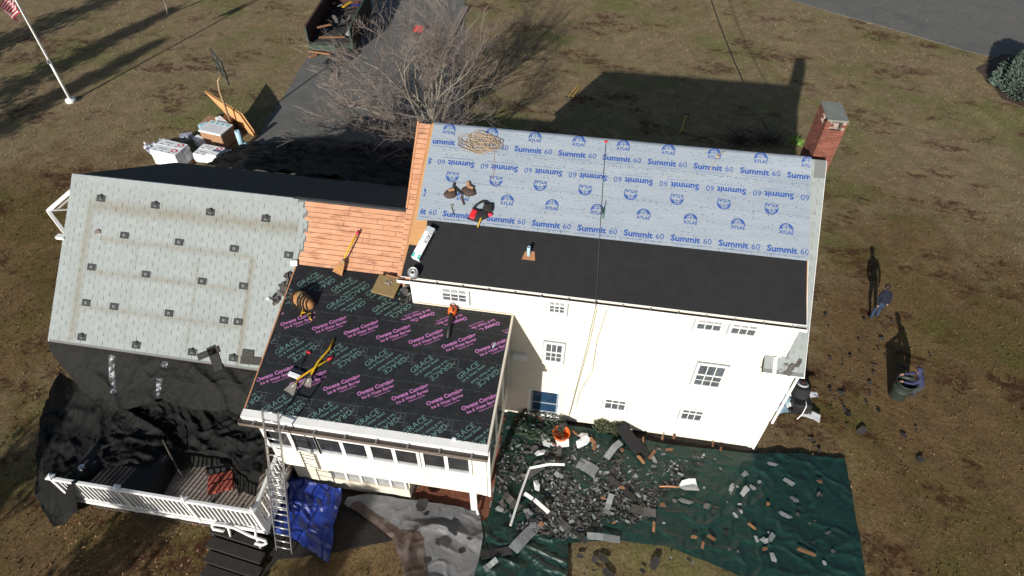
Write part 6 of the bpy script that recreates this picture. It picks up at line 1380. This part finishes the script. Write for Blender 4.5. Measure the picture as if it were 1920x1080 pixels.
for px,py,z,a,l,lab,m in ((418,229,.75,-38,1.25,'white roll carton lying slanted on top of the pile by the hoop',M_card),(407,243,.55,-14,1.15,'white roll carton lying under the slanted one by the hoop',M_card)):
    b=MB().at(Matrix.Translation(G(px,py,z))@Matrix.Rotation(rad(a),4,'Z')); b.bbox((-l/2,-.16,-.2),(l/2,.16,.1),.02); o=b.build('roll_carton',m); tag(o,lab,'carton')
b=MB().at(Matrix.Translation(G(405,236))@Matrix.Rotation(rad(-5),4,'Z')); b.bbox((-.75,-.45,0),(.6,.5,.30),.02); tag(b.build('brown_carton',M_cardb),'crushed brown cardboard carton under the white roll cartons','carton')
b=MB().at(Matrix.Translation(G(434,236))@Matrix.Rotation(rad(-5),4,'Z')); b.bbox((-.3,-.3,0),(.35,.35,.62),.02); tag(b.build('brown_carton',M_cardb),'brown cardboard carton at the foot of the hoop pole','carton')
b=MB().at(Matrix.Translation(G(396,253))@Matrix.Rotation(rad(35),4,'Z')); b.bbox((-.5,-.2,0),(.5,.2,.45),.03); tag(b.build('film_bundle',M_film),'film-wrapped grey package left of the teal-marked package','package')
b=MB().at(Matrix.Translation(G(455,276))); b.lathe([(.0,.0),(.15,.0),(.155,.5),(.15,1.05),(.04,1.06),(.04,1.0)],16); tag(b.build('blue_roll',M_paleblue,None,True),'pale blue roll standing upright beside the packages','roll')
b=MB().at(Matrix.Translation(G(466,279))@Matrix.Rotation(.3,4,'X')); b.lathe([(.0,.0),(.11,.0),(.11,.45),(.03,.46)],12); tag(b.build('blue_roll',M_paleblue,None,True),'short pale blue roll leaning behind the upright one','roll')
for px,py,z,a,w_,d_,h,m,lab in ((352,262,.0,25,.7,.4,.35,M_film,'film-wrapped grey pack behind the left stack'),(378,272,.0,-30,.6,.4,.5,M_card,'white pack standing askew between the two stacks'),(430,292,.0,15,.7,.35,.3,M_card,'white pack low at the right end of the supplies'),(386,246,.0,50,.55,.3,.5,M_paleblue,'pale blue pack behind the teal-marked package'),(372,300,.0,-5,.8,.35,.3,M_inkgrey,'grey pack wedged in front of the two stacks')):
    b=MB().at(Matrix.Translation(G(px,py,z))@Matrix.Rotation(rad(a),4,'Z')@Matrix.Rotation(.08,4,'X')); b.bbox((-w_/2,-d_/2,0),(w_/2,d_/2,h),.03); tag(b.build('supply_pack',m),lab,'package')
fl=cloth('plastic_film',M_film,[V(272,272,.15),V(300,266,.35),V(330,264,.55)],[V(330,264,.55),V(318,285,.5),V(300,298,.35)],[V(278,288,.05),V(300,298,.35)],[V(272,272,.15),V(270,280,.05),V(278,288,.05)],30,24,foldy(.30,91,3,3)); tag(fl,'crumpled clear plastic film beside the left stack of packs','film')
# post of dark timber rising between tarp and driveway
# dumpster on the driveway
du=thing('dumpster','open rusty green skip full of rubbish on the driveway behind the tree','skip',G(640,60))
a=G(583,97); c=G(700,100); ux=(c-a); ux.z=0; ux.normalize(); uy=Vector((-ux.y,ux.x,0)); 
M=Matrix(((ux.x,uy.x,0,a.x),(ux.y,uy.y,0,a.y),(0,0,1,0),(0,0,0,1))); Wd,Ld,Hd=3.0,6.5,1.7
for x0,x1,y0,y1 in ((-.04,.04,0,Ld),(Wd-.04,Wd+.04,0,Ld),(.041,Wd-.041,Ld-.08,Ld)):
    b=MB().at(M); b.box((x0,y0,.15),(x1,y1,Hd)); b.build('side',[M_rust][0],du)
for x in (0,Wd):
    for k in range(7): b=MB().at(M); s=-.10 if x==0 else .04; b.box((x+s,.1+k*1.0,.15),(x+s+.06,.22+k*1.0,Hd-.1)); b.build('rib',M_dgreen,du)
    b=MB().at(M); b.bbox((x-.08,-.02,Hd),(x+.08,Ld,Hd+.09),.01); b.build('top_rail',M_rust if x==0 else M_dgreen,du)
b=MB().at(M); b.box((-.04,0,.02),(Wd+.04,Ld,.14)); b.build('floor',M_rust,du)
for s in (0,Wd): b=MB().at(M@Matrix.Translation((s,0,0))@Matrix.Rotation(0,4,'Z')); b.box((-.05,-.10,.15),(.05,-.001,Hd)); b.build('corner_post',M_dgreen,du)
b=MB().at(M); b.box((.06,-.08,.15),(Wd-.06,-.005,.55)); b.build('door_sill',M_dgreen,du)
rd=random.Random(12)
for k in range(34):
    x,y=rd.uniform(.3,Wd-.3),rd.uniform(.5,Ld-.4); i=rd.randrange(30); o=inst(SM[i][0],'rubbish_sheet',M@Matrix.Translation((x,y,rd.uniform(.5,1.2)))@rot(rd,.4)@Matrix.Scale(rd.uniform(1.2,2.6),4)); tag(o,tone(i)+' rubbish sheet inside the skip, '+('front' if y<2.3 else 'back' if y>4.4 else 'middle')+(' left' if x<1 else ' right' if x>2 else ' centre'),'rubbish','rubbish inside the skip')
b=MB().at(M); b.bbox((.1,.3,.15),(Wd-.1,Ld-.2,.55),.05); tag(b.build('rubbish_mass',M_scrapdk),'dark mass of rubbish filling the bottom of the skip','rubbish')
for k,(x,y,z,ln,an,m,lab) in enumerate(((.9,1.2,1.3,1.0,.6,M_wood,'orange-brown board end in the skip nearest the driveway gap'),(1.7,4.9,1.35,1.1,1.2,M_yellow,'yellow strap lying over the rubbish in the skip'),(1.5,.6,.8,1.8,.1,M_wood,'brown plank lying across the skip opening'),(2.2,5.2,1.2,1.2,.3,M_bluetarp,'blue plastic piece at the back of the skip'))):
    b=MB().at(M@Matrix.Translation((x,y,z))@Matrix.Rotation(an,4,'Z')); b.bbox((-ln/2,-.12,0),(ln/2,.12,.04),.01); tag(b.build('skip_board',m),lab,'board')
# planks on the driveway
b=MB(); A,C=G(578,96),G(622,100)
tag(MB().at(Matrix.Translation(G(600,99,.18))@Matrix.Rotation(rad(-6),4,'Z')).bbox((-.9,-.05,-.05),(.9,.05,.06),.01).build('wood_beam',M_wood),'light wooden beam lying across the front of the skip','beam')
tag(MB().at(Matrix.Translation(G(587,105,.05))@Matrix.Rotation(.9,4,'Z')).bbox((-.28,-.09,-.04),(.28,.09,.08),.01).build('wood_block',M_wood),'short wooden block under the beam by the skip','block')
for k,(A,C,lab) in enumerate((((626,152),(628,98),'wide weathered plank on the driveway in front of the skip'),((820,128),(848,72),'weathered plank half under the bare tree on the right'),((842,75),(873,14),'weathered plank at the edge of the lawn beyond the tree'))):
    P,Q=G(*A),G(*C); d=(Q-P); L_=d.length; b=MB().at(Matrix.Translation(P+Vector((0,0,.03)))@Matrix.Rotation(math.atan2(d.y,d.x),4,'Z')); 
    t=thing('plank_stack',lab,'planks',P,'weathered planks beside the driveway')
    for j in range(3): b=MB().at(Matrix.Translation(P+Vector((0,0,.03)))@Matrix.Rotation(math.atan2(d.y,d.x),4,'Z')); b.bbox((0+.05*j,-.24+.16*j,0),(L_-.06*j,-.09+.16*j,.08+.02*(j%2)),.01); b.build('plank',M_deck,t)
shm=thing('red_mower','small red mower standing under the bare tree by the driveway','mower',G(786,62)); M=gm(786,62,.6)
b=MB(); blob(b,M@Matrix.Translation((0,0,.15)),.45,.30,.40,12,.5,.08,3); b.build('hood',M_red,shm,True)
for x in (-.3,.3):
    for y in (-.28,.28): b=MB().at(M@Matrix.Translation((x,y,.14))@Matrix.Rotation(PI/2,4,'X')); b.lathe([(.05,-.04),(.14,-.04),(.14,.04),(.05,.04)],12); b.build('wheel',M_black,shm,True)
b=MB().at(M); b.tube([(-.3,-.2,.4),(-.95,-.2,.95),(-.95,.2,.95),(-.3,.2,.4)],.02,6); b.build('handle',M_black,shm,True)
# rakes in the shade of the house
def rake(a,c,label,headw=.5):
    A,C=G(*a,.05),G(*c,.10); t=thing('yellow_rake',label,'rake',A); b=MB(); b.tube([A,C],.024,6); b.build('handle',M_yellow,t); d=(A-C).normalized(); n=Vector((-d.y,d.x,0)).normalized(); b=MB(); b.tube([A-n*headw/2,A+n*headw/2],.03,5); b.build('head',M_black,t)
    for k in range(7): b=MB(); q=A-n*headw/2+n*headw*k/6; b.tube([q,q+d*.12-Vector((0,0,.03))],.008,4); b.build('tine',M_black,t)
rake((1065,183),(1082,162),'yellow-handled rake lying in the house shade, the left of the pair'); rake((1072,186),(1086,163),'yellow-handled rake lying in the house shade, the right of the pair'); 
A=[G(1274,248,.05),G(1279,242,.06),G(1283,225,.08),G(1289,215,.1)]; b=MB(); b.tube(A,.03,6); tk=thing('bent_tool','yellow bent-handled tool lying in the house shade above the ridge','hand tool',A[0]); b.build('handle',M_yellow,tk,True); b=MB().at(Matrix.Translation(A[-1])); b.bbox((-.08,-.05,-.02),(.12,.12,.05),.01); b.build('head',M_black,tk)
# overhead service cable
wa=AY(1452,268,9.3); far=G(1338,-20,7.0); fard=(far-wa); 
ct=thing('service_cable','twisted dark overhead cable running from the house across the lawn','cable',wa)
for k in range(3):
    P=[]
    for i in range(61):
        t=i/60*1.5; q=wa+fard*t; sag=-1.1*(t*(1.5-t))*1.0; a=i*1.25+k*2.1; P.append(q+Vector((.02*math.cos(a),0,sag+.02*math.sin(a))))
    b=MB(); b.tube(P,.013,4); b.build('strand',M_cable,ct,True)
# ================================================================== trees
def branch_tree(name,label,base,stems,H,R,levels,seed,twig=.006,r0=.11,cat='tree',lean=(0,0),dens=1.0,group=None,spread=(.35,.95)):
    rr=random.Random(seed); tk=MB(); tw=MB(); t=thing(name,label,cat,base,group)
    def grow(p,d,L,r,lv,mbx):
        n=3 if lv<3 else 2; pts=[p]; q=p.copy(); dd=d.copy(); 
        for i in range(n):
            dd=(dd+Vector((rr.gauss(0,.16),rr.gauss(0,.16),rr.gauss(.03,.10)))).normalized(); q=q+dd*(L/n); pts.append(q.copy())
        rs_=[r*(1-.55*i/n) for i in range(n+1)]; mb=tk if lv<2 else tw; mb.tube(pts,rs_,5 if lv<2 else 3,cap=False)
        if lv>=levels: return
        kids=rr.randint(3,4) if lv<levels-1 else rr.randint(3,5); kids=max(2,int(kids*dens))
        for k in range(kids):
            f=rr.uniform(.35,1) if k else 1.0; i=min(n-1,int(f*n)); o=pts[i].lerp(pts[i+1],f*n-i) if f<1 else pts[-1]
            ax_=dd.orthogonal().normalized(); ax_.rotate(Matrix.Rotation(rr.uniform(0,6.28),3,dd)); nd=dd.copy(); nd.rotate(Matrix.Rotation(rr.uniform(.3,.75),3,ax_)); nd.z+=.04; nd.normalize()
            grow(o,nd,L*rr.uniform(.55,.78),max(twig,r*rr.uniform(.42,.6)),lv+1,mb)
    for k in range(stems):
        a=2*PI*k/stems+rr.uniform(-.3,.3); e=rr.uniform(*spread) if k else .1; d=Vector((math.cos(a)*math.sin(e)+lean[0],math.sin(a)*math.sin(e)+lean[1],math.cos(e))).normalized()
        grow(base+Vector((math.cos(a)*.12,math.sin(a)*.12,0)),d,H*rr.uniform(.36,.46),r0*rr.uniform(.7,1),0,tk)
    tk.build('trunk',M_bark,t,True); tw.build('crown',M_twig,t); return t
branch_tree('bare_tree','large bare many-stemmed tree between the driveway and the house',G(803,262),14,8.2,4,5,22,twig=.0066,r0=.12,lean=(-.02,-.04),spread=(.3,1.25),dens=1.0)
branch_tree('bare_tree','small bare tree at the top edge of the left lawn',G(311,26),1,5.0,2,4,5,r0=.09)
# conifer shrub by the road
def conifer(name,label,base,h,r,n,m,seed,leaf=.16,cat='shrub'):
    rr=random.Random(seed); t=thing(name,label,cat,base); b=MB(); s=MB(); s.tube([base,base+Vector((0,0,h*.8))],[.12,.03],6); s.build('trunk',M_bark,t)
    for i in range(n):
        z=rr.random(); a=rr.uniform(0,6.28); q=r*math.sqrt(max(.02,1-(z*.96)**1.7))*(rr.uniform(.80,1.04) if rr.random()<.85 else rr.uniform(.3,.8)); q*=1+.10*math.sin(a*5+z*7)
        p=base+Vector((math.cos(a)*q,math.sin(a)*q,h*z+.1)); d=(Vector((math.cos(a)*.9,math.sin(a)*.9,.35+.8*z))+Vector((rr.gauss(0,.3),rr.gauss(0,.3),rr.gauss(0,.3)))).normalized(); l=leaf*rr.uniform(.7,1.7)
        for k in range(3):
            w_=d.cross(Vector((rr.gauss(0,1),rr.gauss(0,1),rr.gauss(0,1)))).normalized()*l*.22; b.add([p-w_,p+w_,p+d*l],[(0,1,2)])
    b.build('crown',m,t); return t
conifer('conifer_shrub','rounded grey-green conifer at the road edge in the far corner',G(1925,170),2.7,1.9,9000,M_leafd,4,.22)
# tall trees standing outside the picture that shade its edges
def pine(base,h,r,label,seed):
    rr=random.Random(seed); t=thing('pine_tree',label,'tree',base,'pines around the yard'); s=MB(); s.tube([base,base+Vector((0,0,h))],[.22,.04],8); s.build('trunk',M_bark,t,True); b=MB()
    z=h*.18
    while z<h:
        f=1-(z/h); L=r*(f**.8)+.15
        for k in range(9):
            a=rr.uniform(0,6.28); d=Vector((math.cos(a),math.sin(a),-.08)).normalized(); LL=L*rr.uniform(.6,1.1)
            for j in range(16):
                q=base+Vector((0,0,z))+d*(LL*(j+1)/16)+Vector((rr.gauss(0,.16),rr.gauss(0,.16),rr.gauss(0,.12))); e=Vector((rr.gauss(0,1),rr.gauss(0,1),rr.gauss(0,.5))).normalized(); w_=e.cross(Vector((0,0,1)))*.12; l=rr.uniform(.3,.6); b.add([q-w_,q+w_,q+e*l],[(0,1,2)])
        z+=.42
    b.build('crown',M_fol,t)
pine(Vector((-47.5,4,0)),11,3.4,'tall pine beyond the left edge of the lawn',1); pine(Vector((-52,12,0)),12,3.2,'tall pine farthest left on the lawn',2); pine(Vector((-46,-4,0)),12,3.0,'tall pine left of the house nearest the deck side',3)
pine(Vector((12.5,-13,0)),10,3.0,'tall pine right of the green tarp outside the picture',4); pine(Vector((17,-4,0)),10,2.8,'tall pine on the right edge of the yard',5)
pine(Vector((-23,-19.5,0)),7.5,3.0,'pine behind the deck outside the picture',6); pine(Vector((-17.5,-22,0)),7.5,3.0,'pine behind the ladder side outside the picture',7); pine(Vector((-28,-17,0)),8.0,2.6,'pine left of the deck outside the picture',8)
# fallen leaves
rl_=random.Random(77); b=MB()
for k in range(1100):
    x,y=rl_.uniform(-40,18),rl_.uniform(-10,35)
    if -24<x<.3 and -4.5<y<9.2: continue
    if k%3==0:
        g=G(rl_.uniform(100,480),rl_.uniform(960,1080)); x,y=g.x,g.y
    s=rl_.uniform(.025,.05); b.at(Matrix.Translation((x,y,.03))@rot(rl_,.4)); b.add([(-s,0,0),(0,-s*.5,.01),(s,0,0),(0,s*.5,.01)],[(0,1,2,3)])
o=b.build('fallen_leaves',M_cardb); o['kind']='stuff'; tag(o,'small dry leaves scattered over the lawn','leaves')
